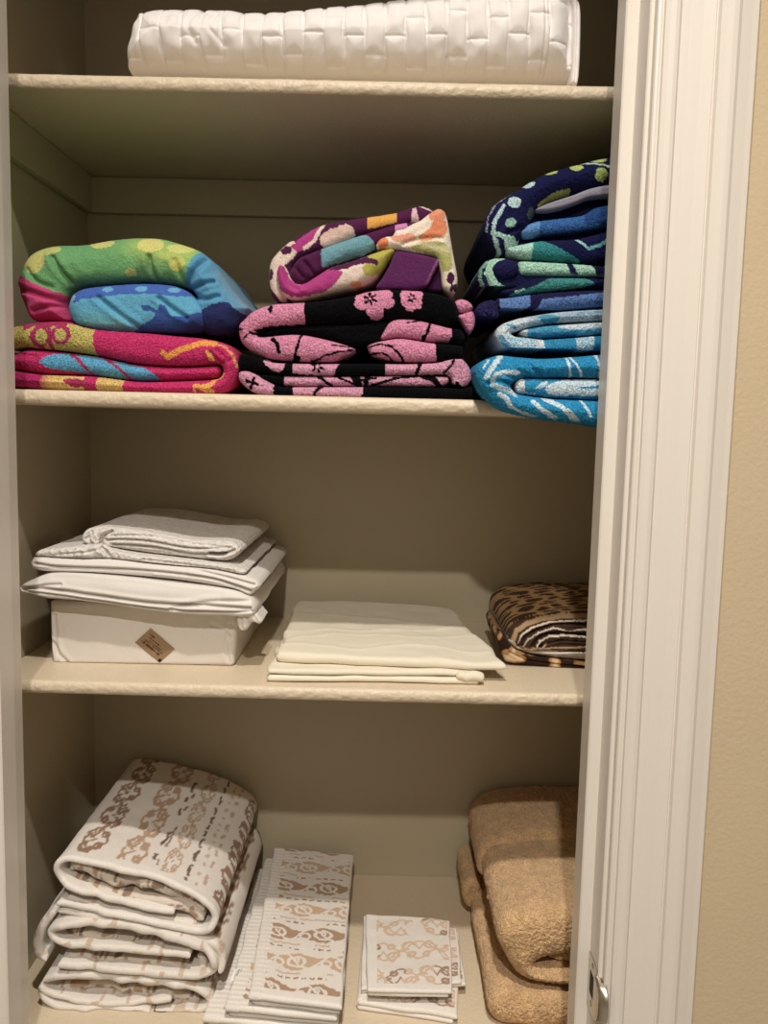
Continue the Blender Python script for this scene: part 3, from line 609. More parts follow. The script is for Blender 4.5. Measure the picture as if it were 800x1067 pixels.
def t9(mb):
    WH = (196,208,216); TU = (40,134,180)
    a = [(515.5,348),(518,342),(524,337.5),(532,334.5),(540,332),(576,326),(626,322.5),(X9,320),(X9,333),(660,333.5),(626,334.5),(580,336.5),(555,340.5),(540,344.5),(532,347.5),(537,351),(548,352),(565,354),(600,352),(626,350),(X9,348.5),(X9,365),(660,366),(626,367.5),(590,370.5),(560,372.5),(535,370),(522,362),(516.5,354)]
    chk = [('l', [(x0+k, y), (x0+k+1.6, y)], 1.5, (88,168,200)) for x0, x1_, y0_, y1_ in ((599,616,353,368),(528,556,353,369)) for j, y in enumerate(np.arange(y0_, y1_, 2.6)) for k in np.arange((j % 2)*1.8, x1_-x0, 3.6)]
    ca = paint(WH, [('g', [(555,333),(620,326)], 5, (150,178,196)), ('p', [(565,352),(598,350),(600,373),(566,376)], TU), ('p', [(618,348),(X9+5,346),(X9+5,370),(614,372)], TU), ('l', [(521,352),(527,362),(536,369)], 5, (90,160,195)), ('ps', [(559,331),(570,328.5),(581,331),(579,336),(566,338)], (70,150,180)), ('l', [(528,339),(536,342)], 3, (90,160,190)), ('l', [(600,328),(640,324)], 3, (110,160,190))]+chk)  # grey-blue shading is blended into the white upper layer's colour
    pad(mb, a, .008, .29, 10, ca, amp=.0007, fine=.0005, seed=81, zmin=Z2+.06)
    b = [(541.5,347),(545,343.5),(553,342),(565,340),(600,337.5),(626,335.5),(X9,334.5),(X9,347),(626,348.5),(590,351),(564,352.5),(548,350.5)]
    pad(mb, b, .012, .25, 6, paint((64,150,190), [('p', [(538,338),(549,338),(549,354),(538,354)], (205,214,220)), ('ps', [(580,341),(600,336),(X9,332),(X9,340),(640,341),(600,344)], (190,206,216)), ('p', [(552,347),(600,346),(600,353),(552,354)], (36,120,165))]), amp=.0005, fine=.0005, seed=82)
S9 = T('beach_towel', M['terry'], 'pale blue and white checked beach towel lying on the turquoise towel in the right stack', 'towel', GB, t9)
def t10(mb):
    WH = (188,210,222); TU = (30,136,190)
    a = [(495,388),(496.5,383),(500,378),(508,373.5),(520,370.5),(540,372.5),(564,374),(600,372),(625,370),(X9,368),(X9,393.5),(660,394),(625,394.5),(590,393.5),(565,394),(548,393.5),(539,396),(532,402),(537,409.5),(550,412.5),(575,415.5),(620,417.5),(X9,420),(X9,452),(660,449),(620,445),(592,440.5),(560,436.5),(540,432.5),(524,428),(511,420),(501,408),(496,397)]
    ca = paint(TU, [('l', [(521,371),(514,380),(505,393)], 5, WH), ('l', [(508,376),(502,384)], 2, WH), ('l', [(511,397),(515,391),(524,388.5),(537,389)], 5, WH), ('l', [(512,402),(524,406),(532,409)], 6, (150,180,195)), ('l', [(588,371),(592,393)], 2.6, WH), ('l', [(592,372),(604,392)], 2.2, WH), ('l', [(619,370),(623,393)], 3, WH),
        ('l', [(518,411),(526,416),(530,423)], 4.5, WH), ('l', [(531,408),(536,413)], 3.4, WH), ('l', [(530,424),(545,431),(556,434)], 2.6, WH), ('l', [(553,419),(562,427),(577,436)], 4.6, WH), ('l', [(565,415),(582,424),(592,434),(600,442)], 5, WH), ('l', [(603,417),(608,426),(612,434)], 3, WH), ('l', [(589,427),(596,435),(604,443)], 3.5, WH), ('g', [(530,436),(640,446)], 4, (20,110,160)), ('l', [(640,420),(660,446)], 4, WH)])
    pad(mb, a, -.048, .27, 16, ca, amp=.0008, fine=.0005, seed=91, over=Z2T, creases=[([(540,375),(552,384),(560,392)], .003, 2.6), ([(508,400),(520,398),(534,402)], .004, 2.0), ([(512,396),(522,393),(534,395)], .002, 2)])
    b = [(537,399),(539.5,395.5),(546,394.5),(570,395),(623,395.5),(X9,394.5),(X9,419),(640,417.5),(620,416.5),(575,414.5),(550,411.5),(538.5,409.5),(536.5,404)]
    cb = paint((38,140,190), [('p', [(530,390),(545,390),(545,414),(530,414)], (208,214,216)), ('ps', [(568,403),(575,399),(590,396),(640,395),(660,398),(640,401),(606,403),(600,405.5),(640,405),(660,409),(640,414.5),(600,412),(578,412.5),(567,408)], WH), ('ps', [(556,405),(562,400),(570,398),(566,403)], WH), ('l', [(545,409),(556,411)], 2, WH)])
    pad(mb, b, -.042, .2, 9, cb, amp=.0006, fine=.0005, seed=92, zmin=Z2T+.001)
S10 = T('beach_towel', M['terry'], 'turquoise beach towel with white strokes overhanging the shelf edge, bottom of the right stack', 'towel', GB, t10)

# ------------------------------------------------------------------ quilt on the top shelf
def quilt(mb):
    o = [(134.5,56),(138,44),(142,30),(147,21),(156,17),(170,15.5),(200,15.5),(225,16.5),(240,15.5),(258,18.5),(270,19),(290,19),(300,18),(345,13.5),(375,10.5),(404,7),(440,2.5),(470,-.5),(510,-2.5),(553,-3.5),(580,-3),(592,-2),(597,6),(597.5,25),(596.5,58),(596,80),(594,87.8),(560,87.2),(480,85.5),(400,84),(330,82.5),(240,80),(180,78),(137.5,77),(135.5,68)]
    def bump(x, y, d):
        w = 20.5; k = np.floor((x-135)/w); u = x-135-(k+.5)*w+1.2*np.sin(y/9+k*2.1)
        base = 87-(330-x)*.017
        hh = base-y; off = np.where(k % 2 == 0, 14, 34)+4*np.sin(k*1.7)
        v = ((hh-off+20) % 41)-20
        du = np.abs(np.abs(u)-w/2); dv = np.abs(v)
        dd = np.minimum(du, dv)
        return .0034*np.exp(-(du/1.2)**2)+.0014*np.exp(-(dv/1.1)**2)-.0020*np.clip(1-np.exp(-(dd/5)**2), 0, 1)+.0010*vnoise(np.stack([x/7, y/13, x*0], 1), 77)*np.where(x < 260, 1.8, 1)
    c = paint((246,240,236), [])
    pad(mb, o, .015, .30, 42, c, g=.9, amp=.002, scale=22, seed=101, disp=bump, zmin=Z1T, rings=14,
        creases=[([(588,0),(588,40),(586,84)], .002, 1.2), ([(560,0),(561,45),(560,85)], .002, 1.2), ([(215,22),(205,45),(212,60)], .002, 2.4), ([(232,30),(225,45),(240,62)], .0015, 2)])
QT = T('quilt', M['weave'], 'white brick-stitched quilt, folded and rolled, alone on the topmost shelf', 'quilt', None, quilt)
mb = MB()
pad(mb, [(593,-2.5),(599,-2),(603,4),(604.5,14),(604.6,30),(604,58),(602.8,78),(601,88.2),(597,88),(594,87.9),(596,60),(596.6,25),(595.5,6)], .026, .29, 5, paint((246,240,236), []), amp=.0008, seed=108, zmin=Z1T, rings=10, creases=[([(600.5,0),(600.6,40),(598.5,86)], .002, 1.0)])
mb.build('binding', M['weave'], QT)
# ------------------------------------------------------------------ white bedding on the third shelf
WHT = (228, 221, 213)
def flat(c): return paint(c, [], 0)
def pkg(mb):
    o = [(53.5,626),(54,650),(54.5,672),(56,690),(60,691.5),(110,691.8),(180,692.4),(242,693),(244.5,691),(246,670),(247.5,644),(247.5,634),(150,628)]
    def cr(x, y, d): return .0012*vnoise(np.stack([x/9, y/22, x*0], 1), 5)*np.clip(1-np.minimum(np.abs(x-56), np.abs(246-x))/28, 0, 1)
    pad(mb, o, .080, .300, 4.5, flat((222,213,202)), amp=.0006, scale=25, smooth=False, seed=111, disp=cr, zmin=Z3T, rings=10,
        creases=[([(56,668),(63,680),(72,690)], .003, 2), ([(58,640),(60,670),(62,688)], .002, 2), ([(240,664),(232,655),(220,650)], .0015, 2), ([(240,690),(236,670),(242,650)], .0015, 2)])
o = PK = T('bedding_package', M['weave'], 'white cloth-wrapped box-shaped package with small brown diamond sticker, under the folded white sheets', 'package', None, pkg)
mb = MB()
c4 = [onY(x, y, .0805) for x, y in ((157,654.5), (182,676), (166.5,690), (141,669))]
n = 60; u, v = np.meshgrid(np.linspace(0, 1, n), np.linspace(0, 1, n), indexing='ij')
Pq = (c4[0][None, None]*((1-u)*(1-v))[..., None]+c4[1]*(u*(1-v))[..., None]+c4[2]*(u*v)[..., None]+c4[3]*((1-u)*v)[..., None])
uv = np.stack([u.ravel(), v.ravel()], 1)
col = np.tile(np.array((150,124,98.)), (n*n, 1)); rng = np.random.default_rng(4)
for vv, a, b, w in ((.22,.12,.30,.035), (.36,.20,.62,.03), (.48,.25,.80,.022), (.58,.18,.85,.03), (.72,.10,.82,.055)):
    xs = np.arange(a, b, .035)
    for x in xs:
        hgt = w*(.5+rng.random()*.9); m = (np.abs(uv[:, 0]-x) < .012+.006*rng.random()) & (np.abs(uv[:, 1]-vv) < hgt); col[m] = (92,66,48)
col[(uv[:, 0] > .9) & (uv[:, 1] > .82)] = (50,36,28)
A = Pq.reshape(-1, 3); B = A+np.array([0, .0006, 0]); A = A-np.array([0, .0016, 0])
idx = np.arange(n*n).reshape(n, n); fq = np.stack([idx[:-1, :-1], idx[:-1, 1:], idx[1:, 1:], idx[1:, :-1]], -1).reshape(-1, 4)
rim = np.concatenate([idx[0, :], idx[1:, -1], idx[-1, ::-1][1:], idx[::-1, 0][1:-1]]); rn = np.roll(rim, -1)
fs = fq.tolist()+(fq[:, ::-1]+n*n).tolist()+np.stack([rim, rn, rn+n*n, rim+n*n], 1).tolist()
mb.add(np.concatenate([A, B]), fs, np.concatenate([lin(col), lin(col)]))
tag(mb.build('sticker', M['paper'], o, smooth=False), 'brown diamond-shaped paper sticker')

def sheet1(mb):      # lowest loose sheet: thin folds that fan out from the left tip
    o = [(21,613),(24,609),(30,605.5),(45,599.5),(60,596.5),(90,597.5),(130,601.5),(180,607),(220,611.5),(245,615),(261,621.5),(267.5,630),(267,638),(262,642),(252,642.5),(235,641),(200,640),(160,636),(120,630),(80,625),(50,623),(35,619),(24,616.5)]
    pad(mb, o, .045, .33, 8, flat(WHT), amp=.0016, scale=20, seed=121, rings=16, creases=[([(24,611.5),(60,613),(110,620),(160,626.5),(230,630),(262,632)], .006, 1.6), ([(23,614),(60,618),(110,625),(170,633),(235,636),(264,635)], .004, 1.2), ([(24,613),(45,609),(66,608)], .003, 1.4), ([(180,632),(215,626),(260,625)], .003, 2.0), ([(60,600),(150,608),(230,618)], .0015, 4)])
def knots(mb):
    pad(mb, [(248,642),(259,640),(260.5,650),(257,656),(251,656.5),(247.5,650)], .052, .12, 5, flat(WHT), seed=122, creases=[([(252,643),(253,655)], .003, 1.3)])
    pad(mb, [(258,636),(266,637.5),(271,643),(273.5,647),(270,650),(265,648),(259,648)], .05, .10, 4, flat(WHT), seed=123, creases=[([(264,638),(269,648)], .003, 1.2)])
A1 = T('folded_sheet', M['weave'], 'folded white sheet with pointed left tip, lying directly on the white package', 'sheet', None, sheet1)
mb = MB(); knots(mb); mb.build('tucked_corner', M['weave'], A1)
def sheet2(mb):
    o = [(33,588),(33.5,584),(37,580),(46,579.5),(60,581),(90,582),(115,582),(150,586),(180,589),(225,593),(252,598.5),(268,604),(272,610),(266,616),(260,620),(245,613.5),(215,608),(180,603),(130,598.5),(90,596),(60,595.5),(45,594.5),(36,592)]
    pad(mb, o, .055, .335, 7, flat(WHT), amp=.0014, scale=22, seed=131, rings=18, creases=[([(40,586),(60,589),(130,592),(180,596),(225,602),(262,614)], .005, 1.3), ([(200,592),(240,601),(266,608)], .004, 1.3), ([(45,591),(110,593.5),(160,597)], .002, 1.2)])
A2 = T('folded_sheet', M['weave'], 'folded white sheet with creased front edge, under the textured white coverlet pieces', 'sheet', None, sheet2)
def cov1(mb):
    o = [(37,579),(38.5,575),(44,572.5),(60,571),(88,568),(106,567),(117,572),(130,576),(180,582),(225,587),(246,591),(257,595),(253,598.2),(224,592.5),(180,588.5),(150,585.5),(116,581.5),(90,581.5),(60,580.5),(46,579.3)]
    def rp(x, y, d): return .0008*np.sin(x*.9+2*vnoise(np.stack([x/9, y/9, x*0], 1), 3))
    pad(mb, o, .058, .335, 5, flat((224,217,209)), amp=.0016, scale=34, seed=141, rings=26, disp=rp, creases=[([(104,567),(112,575),(116,582)], .006, 2.0), ([(60,577),(90,575),(104,572)], .002, 1.2), ([(150,582),(200,588),(245,594)], .003, 1.0)])
A3 = T('folded_coverlet', M['waffle'], 'wider textured white bedding piece with wavy hem, second from top of the white pile', 'coverlet', 'textured white bedding', cov1)
def cov2(mb):
    o = [(86,561.5),(87,556),(91,551.5),(98,549.5),(110,548.5),(130,550.5),(160,554.5),(200,562),(236,563.5),(248,567.5),(252,573),(248,578.5),(240,583),(231,584),(200,580.5),(160,576),(132,572),(117,570),(108,570),(98,568),(89,566)]
    def rp(x, y, d): return .0008*np.sin(x*1.1+2*vnoise(np.stack([x/9, y/9, x*0], 1), 4))*np.exp(-((y-(553+(x-110)*.09))/5)**2)
    pad(mb, o, .075, .325, 7, flat((226,219,211)), amp=.0012, scale=34, seed=151, rings=26, disp=rp,
        creases=[([(118,553),(110,558),(108,566),(112,571)], .010, 2.0), ([(97,553),(94,560),(98,566)], .005, 1.6), ([(112,561),(150,562),(200,570),(242,570)], .005, 1.1), ([(120,566),(160,569),(205,576),(236,575)], .006, 1.3), ([(220,575),(233,576),(245,572)], .008, 1.6), ([(116,557),(160,558),(205,566),(246,569)], .003, 1.0), ([(130,570),(180,575),(226,581)], .003, 1.0)])
A4 = T('folded_coverlet', M['waffle'], 'small folded textured white matelasse piece with rolled left end, on top of the white pile', 'coverlet', 'textured white bedding', cov2)
# cream sheet: two broad flat folds, the upper one overhanging at the right
CRM = (232, 223, 202)
def cream(mb):
    co = lambda U, V, t: lin(np.tile(np.array(CRM, float), (len(V), 1)))
    def wr(x, y): return .0010*np.exp(-((y-.12-.15*(x+.1)+.012*np.sin(x*30))/.006)**2)+.0011*np.exp(-((y-.17-.25*x+.01*np.sin(x*25+1))/.007)**2)+.0009*np.exp(-((y-.085-.05*x-.008*np.sin(x*40))/.005)**2)+.0008*np.exp(-((y-.22+.2*x)/.008)**2)
    slab(mb, [(-.146,.016),(.114,.028),(.098,.30),(-.150,.325)], Z3T+.0005, Z3T+.008, co, 120, 60, r=.003, amp=.0008, seed=161, edge=.004, zmin=Z3T+.0004)
    slab(mb, [(-.142,.020),(.110,.032),(.098,.30),(-.148,.325)], Z3T+.0085, Z3T+.0150, co, 120, 60, r=.003, amp=.0008, seed=162, edge=.004)
    zt = lambda x, y: Z3T+.029+.006*np.clip((y-.05)/.25, 0, 1)-.003*np.clip((x-.02)/.12, 0, 1)
    slab(mb, [(-.137,.050),(.150,.036),(.102,.315),(-.142,.340)], Z3T+.0155, Z3T+.035, co, 160, 130, r=.008, amp=.0016, scale=18, seed=163, ztop=zt, edge=.005, wr=wr)
    # rolled corner at the front right
    for k, (r, w) in enumerate(((.0074, .034),)):
        n, m = 40, 20; V = []
        for i in range(n):
            a = i/(n-1); rr = r*math.sqrt(max(.02, 1-(2*a-1)**6))
            for j in range(m):
                t = 2*math.pi*j/m; V.append((.104-w*.5+w*a+.003*k+.002*math.sin(a*9), .030-.002*k+rr*1.0*math.cos(t), Z3T+.0105+rr*.85*math.sin(t)+.0008*math.sin(a*12+k)))
        idx = np.arange(n*m).reshape(n, m); nx = np.roll(idx, -1, 1)
        mb.add(np.array(V), np.stack([idx[:-1], nx[:-1], nx[1:], idx[1:]], -1).reshape(-1, 4).tolist()+[idx[0][::-1].tolist(), idx[-1].tolist()], np.tile(lin(CRM), (n*m, 1)))
T('folded_sheet', M['weave'], 'large flat cream sheet, folded and alone in the middle of its shelf', 'sheet', None, cream)
# animal prints
def tiger_col(px, py, P):
    # elongated dark leaf marks on tan, laid over the cloth
    h = np.where(P[:, 1] > .135, 1.0, 0.0)
    a = .45; u = (P[:, 0]*math.cos(a)+P[:, 1]*math.sin(a)); v = (-P[:, 0]*math.sin(a)+P[:, 1]*math.cos(a))
    w = np.stack([u/.034, v/.0165+P[:, 2]/.016, u*0], 1)
    w[:, 0] += .45*vnoise(w*.7, 3); w[:, 1] += .45*vnoise(w*.7+9, 4)
    b1 = np.full(len(w), 9.0); b2 = np.full(len(w), 9.0); fi = np.floor(w[:, 0]).astype(int); fj = np.floor(w[:, 1]).astype(int)
    for di in (-1, 0, 1):
        for dj in (-1, 0, 1):
            ci = fi+di; cj = fj+dj; qx = ci+.15+.7*_hash(ci, cj, ci*0, 1); qy = cj+.15+.7*_hash(ci, cj, ci*0, 2)
            d = np.hypot(w[:, 0]-qx, w[:, 1]-qy); n1 = np.minimum(b1, d); b2 = np.minimum(np.maximum(b1, d), b2); b1 = n1
    m = (b2-b1) > .27
    col = np.tile(np.array((176,140,92.)), (len(w), 1)); col[m] = (66,40,24)
    return lin(col)
def tiger(mb):
    TAN = (176,142,100); CRE = (222,204,182); DK = (44,28,22)
    face = paint((70,48,36), [('l', [(533,664),(536,655),(546,648),(562,642.5),(585,640),(X9,640)], 4.5, TAN), ('l', [(538,668),(541,659),(552,651),(570,645.5),(600,644),(X9,645)], 1.8, CRE), ('l', [(541,670),(545,661),(556,654),(575,648),(600,648),(X9,650)], 1.3, DK),
        ('l', [(543,671),(548,663),(558,656.5),(574,651),(590,655),(612,652),(X9,652)], 1.6, CRE), ('l', [(550,672),(553,664),(564,657),(580,654),(600,659),(X9,657)], 1.6, DK), ('l', [(556,672),(560,665),(570,660),(585,659),(612,661),(X9,661)], 1.3, CRE),
        ('l', [(563,672),(568,666),(580,663),(612,665),(X9,665)], 1.4, (190,160,130)), ('l', [(570,671),(582,667),(612,669),(X9,669)], 1.2, DK), ('l', [(545,673),(575,672),(612,671),(X9,671)], 1.6, TAN), ('l', [(540,671),(560,675),(612,674),(X9,674)], 1.4, (150,118,90)),
        ('ps', [(529,664),(534,666),(539,672),(552,674.5),(612,677),(X9,678),(X9,692),(640,690),(609,688),(575,684),(552,681),(540,677),(531,671)], (226,216,202)), ('l', [(540,677),(575,680),(612,683)], .8, (180,168,150)), ('l', [(577,681),(580,687)], 2, (240,234,226))], .4)
    def col(px, py, P):
        c = face(px, py, P); t = tiger_col(px, py, P)
        k = (P[:, 1] > .128) & (py < 671) & ~((px < 536) & (py > 664)); c[k] = t[k]
        g = (P[:, 1] > .128) & (py >= 662) & (px < 545); c[g] = lin((150,140,125))
        return c
    o = [(527.5,667),(528.5,659),(531,651),(538,644.5),(550,640.5),(573,638),(589,637),(612,637.5),(X9,640),(X9,691),(640,690),(609,687.5),(575,684),(554,681),(541,677),(532,672)]
    pad(mb, o, .118, .335, 12, col, g=.8, amp=.0012, scale=28, seed=171, rings=60, creases=[([(538,671),(546,659),(575,648),(612,648)], .004, 1.2), ([(552,672),(562,660),(580,657),(612,659)], .006, 1.6), ([(540,676),(575,676),(612,675)], .004, 1.0), ([(560,670),(580,664),(612,665)], .005, 1.2)], zmin=Z3T+.008)
L1 = T('folded_bed_linen', M['weave'], 'folded tan and brown tiger-striped bed linen with rolled layers facing out', 'bed linen', 'animal print bed linen', tiger)
def leopard(mb):
    def col(px, py, P):
        w = P*np.array([62, 62, 110]); n = vnoise(w, 11)+.5*vnoise(w*2, 12); c = np.tile(np.array((168,128,84.)), (len(P), 1))
        c[n > .12] = (46,28,20); c[(n > .02) & (n <= .12)] = (112,72,42); c[n < -.45] = (206,180,146); return lin(c)
    o = [(518,664),(522,660),(528,668),(534,674),(542,679.5),(556,684),(575,686.5),(609,690),(640,692.5),(X9,694),(X9,704),(640,702),(607,699.6),(575,695.5),(550,692.5),(528,689.5),(522,681)]
    pad(mb, o, .112, .25, 5, col, g=.8, amp=.0008, seed=181, zmin=Z3T, rings=12, creases=[([(530,678),(550,687),(609,694)], .003, 1.0)])
L2 = T('folded_bed_linen', M['weave'], 'brown leopard-spotted bed linen lying on the shelf beneath the tiger-striped one', 'bed linen', 'animal print bed linen', leopard)

# ------------------------------------------------------------------ white patterned bath linen on the lowest shelf
JW = (232, 224, 214)
def scroll(a, b, w=.16):
    """ornate scrollwork in a band: a across (-1..1), b along, period 1"""
    f = b-np.floor(b); s = np.where(np.floor(b) % 2 == 0, 1, -1)
    m = np.zeros(len(a), bool)
    for cx, cy, r in ((.45, .30, .36), (-.40, .72, .36), (.40, .80, .20), (-.45, .22, .20)):
        d = np.hypot((a*s-cx), (f-cy)*2.2); m |= (np.abs(d-r) < w*.55) & ~((a*s-cx > .05) & (f-cy > .02) & (r > .3))
        m |= d < r*.22
    m |= np.abs(a*s-.75*np.sin(2*math.pi*f)) < w*.75
    m |= (np.abs(np.abs(a)-.5*(1+np.cos(2*math.pi*f))*.8) < w*.5)
    return m
def jacq_bath(x, y, seed):
    """bands of scrollwork and dashes running back along the towel; x 0..1 across, y metres"""
    c = np.tile(np.array(JW, float), (len(x), 1)); j = vnoise(np.stack([x*60, y*300, x*0], 1), seed)*.006
    x = x+j
    def band(lo, hi, per, rgb, w, ph=0.0):
        k = (x > lo) & (x < hi); a = (x[k]-(lo+hi)/2)/((hi-lo)/2); m = scroll(a, y[k]/per+ph, w); t = c[k]; t[m] = rgb; c[k] = t
    def dash(at, half, per, fill, rgb, ph=0.0):
        q = y/per+ph+.3*np.sin(y*37+at*9); k = (np.abs(x-at-.004*np.sin(y*180)) < half) & (q-np.floor(q) < fill); c[k] = rgb
    band(.02, .19, .070, (152,122,98), .20); band(.27, .44, .085, (186,156,130), .20, .3)
    dash(.48, .010, .055, .45, (118,96,80)); dash(.505, .008, .07, .35, (150,128,110), .4)
    band(.53, .64, .07, (196,170,146), .16, .1); dash(.685, .009, .028, .78, (120,98,82)); dash(.745, .010, .02, .4, (206,182,160)); dash(.79, .010, .03, .5, (196,172,150), .3)
    band(.84, .985, .066, (150,120,98), .21, .55)
    return lin(c)
def hemcol(px, py, P):
    # side seen end-on: plain white terry with faint tan flecks
    n = vnoise(np.stack([px/7, py/5, px*0], 1), 15); c = np.tile(np.array((229,221,211.)), (len(P), 1)); k = n > .52; c[k] = (208,188,168)
    return lin(c)
def bathcol(xa, xb, ytop, seed, flecks=False):
    def col(px, py, P):
        c = hemcol(px, py, P) if flecks else lin(np.tile(np.array((234,227,218.)), (len(P), 1)))
        k = P[:, 1] > .036
        t = jacq_bath((P[:, 0]-xa)/(xb-xa), P[:, 1], seed); c[k] = t[k]; return c
    return col
flk = lambda px, py, P: hemcol(px, py, P)
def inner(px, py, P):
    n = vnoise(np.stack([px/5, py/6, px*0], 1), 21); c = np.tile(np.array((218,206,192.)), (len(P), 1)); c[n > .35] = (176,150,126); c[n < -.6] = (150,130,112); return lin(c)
Z4 = Z4T
def bath1(mb):
    bc = bathcol(-.395, -.180, -.6, 3)
    sweep(mb, [(181,951.5),(150,946.5),(112,937),(80,928),(64,919),(58.5,909),(61,900),(70,897),(92,900),(130,908),(170,920),(203,934.5),(219,947),(223.5,958),(219,968),(208,972.5),(190,969.5),(150,960),(110,952),(58,943)], .020, .335, 7.0, bc, seed=201, rings=64, amp=.0012, scale=26, wav=.003, fine=.0003, nose=8)
    sweep(mb, [(71,909,9),(78,904,10),(92,907,9),(106,915,9),(122,921,9),(142,922,9),(158,921,9),(168,927,9),(184,934,9),(200,943,9),(212,951,8)], .030, .30, 9, inner, seed=202, amp=.0016, scale=40, wav=.008, rings=6)
    sweep(mb, [(75,918,8),(95,925,8),(120,931,8),(150,937,8),(172,939,8),(188,944,9),(204,953,10),(212,959,8)], .032, .30, 9, inner, seed=203, amp=.0014, scale=40, wav=.006, rings=6)
    sweep(mb, [(70,936,6),(100,944,6),(140,952,6),(180,960,7),(205,964,7)], .030, .30, 6, flk, seed=204, amp=.0010, wav=.004, rings=6)
B1 = T('bath_towel', M['jacq'], 'white bath towel with brown scroll bands, topmost of the left pile', 'towel', 'white patterned bath towels', bath1)
def bath2(mb):
    bc = bathcol(-.40, -.196, -.6, 5, True)
    sweep(mb, [(198,997,7),(150,993.5,7),(104,988,7),(70,985.5,7),(54,979,7),(52,971.5,7),(62,966,7),(80,964,8),(110,965,9),(150,971,9),(190,981,9),(213,992,8),(222,1003,8),(221,1013,8),(211,1018,8),(185,1018.5,8),(140,1013.5,8),(100,1009.5,8),(60,1006,8)], .016, .33, 7, bc, seed=211, rings=30, amp=.0012, scale=26, wav=.003, fine=.0003)
    sweep(mb, [(59,950.5,6),(80,954,9),(120,962,10),(160,970,10),(200,978,10),(224,987,9),(231,1000,8),(229,1014,7)], .024, .33, 9, bc, seed=212, rings=30, amp=.0012, scale=26, wav=.003)
    sweep(mb, [(56,951,6),(46,962,9),(40,975,10),(37.5,986,10),(40,996,8),(48,1001,6)], .026, .33, 9, bc, seed=213, rings=20, amp=.001)
    sweep(mb, [(62,975,8),(80,974,9),(105,977,9),(140,983,8),(170,988,8),(195,991,8)], .034, .30, 8, inner, seed=214, amp=.0016, scale=40, wav=.008, rings=6)
    sweep(mb, [(205,996,7),(211,1004,8),(208,1011,8),(190,1009,9),(165,1005,9),(120,1001,8),(70,996,8)], .032, .30, 8, inner, seed=215, amp=.0014, scale=40, wav=.005, rings=6)
B2 = T('bath_towel', M['jacq'], 'white patterned bath towel, middle one of the left pile', 'towel', 'white patterned bath towels', bath2)
def bath3(mb):
    bc = bathcol(-.40, -.200, -.6, 7, True)
    sweep(mb, [(44,1024,6),(60,1019,8),(100,1019,8),(140,1023,8),(185,1028,8),(207,1034,7),(217,1042,7),(217,1050,7),(207,1055,7),(180,1056.5,7),(160,1056.5,6)], .018, .33, 7, bc, seed=221, rings=24, amp=.0008, scale=26, wav=.003, zmin=Z4)
    sweep(mb, [(178,1042,6),(140,1046.5,6),(100,1045.5,6),(66,1041,6),(48,1035,6),(41,1027,6)], .020, .32, 6, bc, seed=222, rings=16, amp=.0008, wav=.003, zmin=Z4)
    sweep(mb, [(39,1034,6),(46,1044,6),(62,1050.5,6),(100,1053,6),(156,1055,6)], .017, .32, 6, bc, seed=223, rings=16, amp=.0006, wav=.003, zmin=Z4)
    sweep(mb, [(60,1029,8),(100,1029,9),(140,1033,9),(180,1038,9),(205,1044,8)], .036, .30, 8, inner, seed=224, amp=.0016, scale=40, wav=.006, rings=6, zmin=Z4)
    sweep(mb, [(80,1037,7),(130,1039,7),(168,1037,8)], .038, .30, 8, inner, seed=225, amp=.0012, scale=40, wav=.006, rings=6, zmin=Z4)
    sweep(mb, [(186,1049,7),(205,1051,7)], .036, .30, 8, inner, seed=226, amp=.0012, scale=40, rings=6, zmin=Z4)
B3 = T('bath_towel', M['jacq'], 'white patterned bath towel lying on the shelf, bottom of the left pile', 'towel', 'white patterned bath towels', bath3)

def jacq_hand(hem=.14, rows=6.2, seed=1, tone=1.0):
    """bands of scrollwork across the towel; plain ribbed hem along its left edge"""
    def col(U, V, top):
        x, y = U[:, 0], U[:, 1]
        c = np.tile(np.array(JW, float), (len(x), 1))
        yy = y*rows+.25*x+.10*np.sin(x*5)+.03*vnoise(np.stack([x*30, y*40, x*0], 1), seed); r = np.floor(yy); f = yy-r
        b = x*1.9+.5*(r % 2)+.1; g = b-np.floor(b); a = (f-.45)/.30
        dk = np.where((r % 2 == 0)[:, None], np.array((178,146,120.)), np.array((205,176,148.)))
        fill = np.abs(a) < .70+.28*np.cos(2*math.pi*(g-.5))
        st = (np.abs(a-.75*np.sin(2*math.pi*g)) < .13) | (np.abs(np.hypot((g-.5)*3.0, a)-.52) < .11) | (np.abs(np.hypot((g-.12)*3.4, a+.2)-.34) < .10) | (np.abs(np.hypot((g-.5)*3.4, a-.15)-.16) < .07)
        q = fill & ~st; c[q] = dk[q]
        d = x*11+r*.4; line = (f > .87) & (f < .93) & (d-np.floor(d) < .62) & (vnoise(np.stack([x*9, r, x*0], 1), seed+4) > -.35); c[line] = (168,140,118)
        l2 = (f > .02) & (f < .07) & (vnoise(np.stack([x*7, r, x*0], 1), seed+6) > 0); c[l2] = (206,184,164)
        h = (x < hem) | (x > .975) | (y < .045); c[h] = (234,227,218)
        rib = (x < hem) & (np.sin(y*240) > .6); c[rib] = (229,221,211)
        c[top < .5] = (232,225,215)
        return lin(c)
    return col
def HQ(k):
    dl = (2-k)*.0125; df = (2-k)*.016
    return [(-.1570-dl-df, -.020+(2-k)*.004), (-.0425-(2-k)*.004, -.0335+(2-k)*.004), (-.0450-(2-k)*.004, .326), (-.1755-dl, .340)]
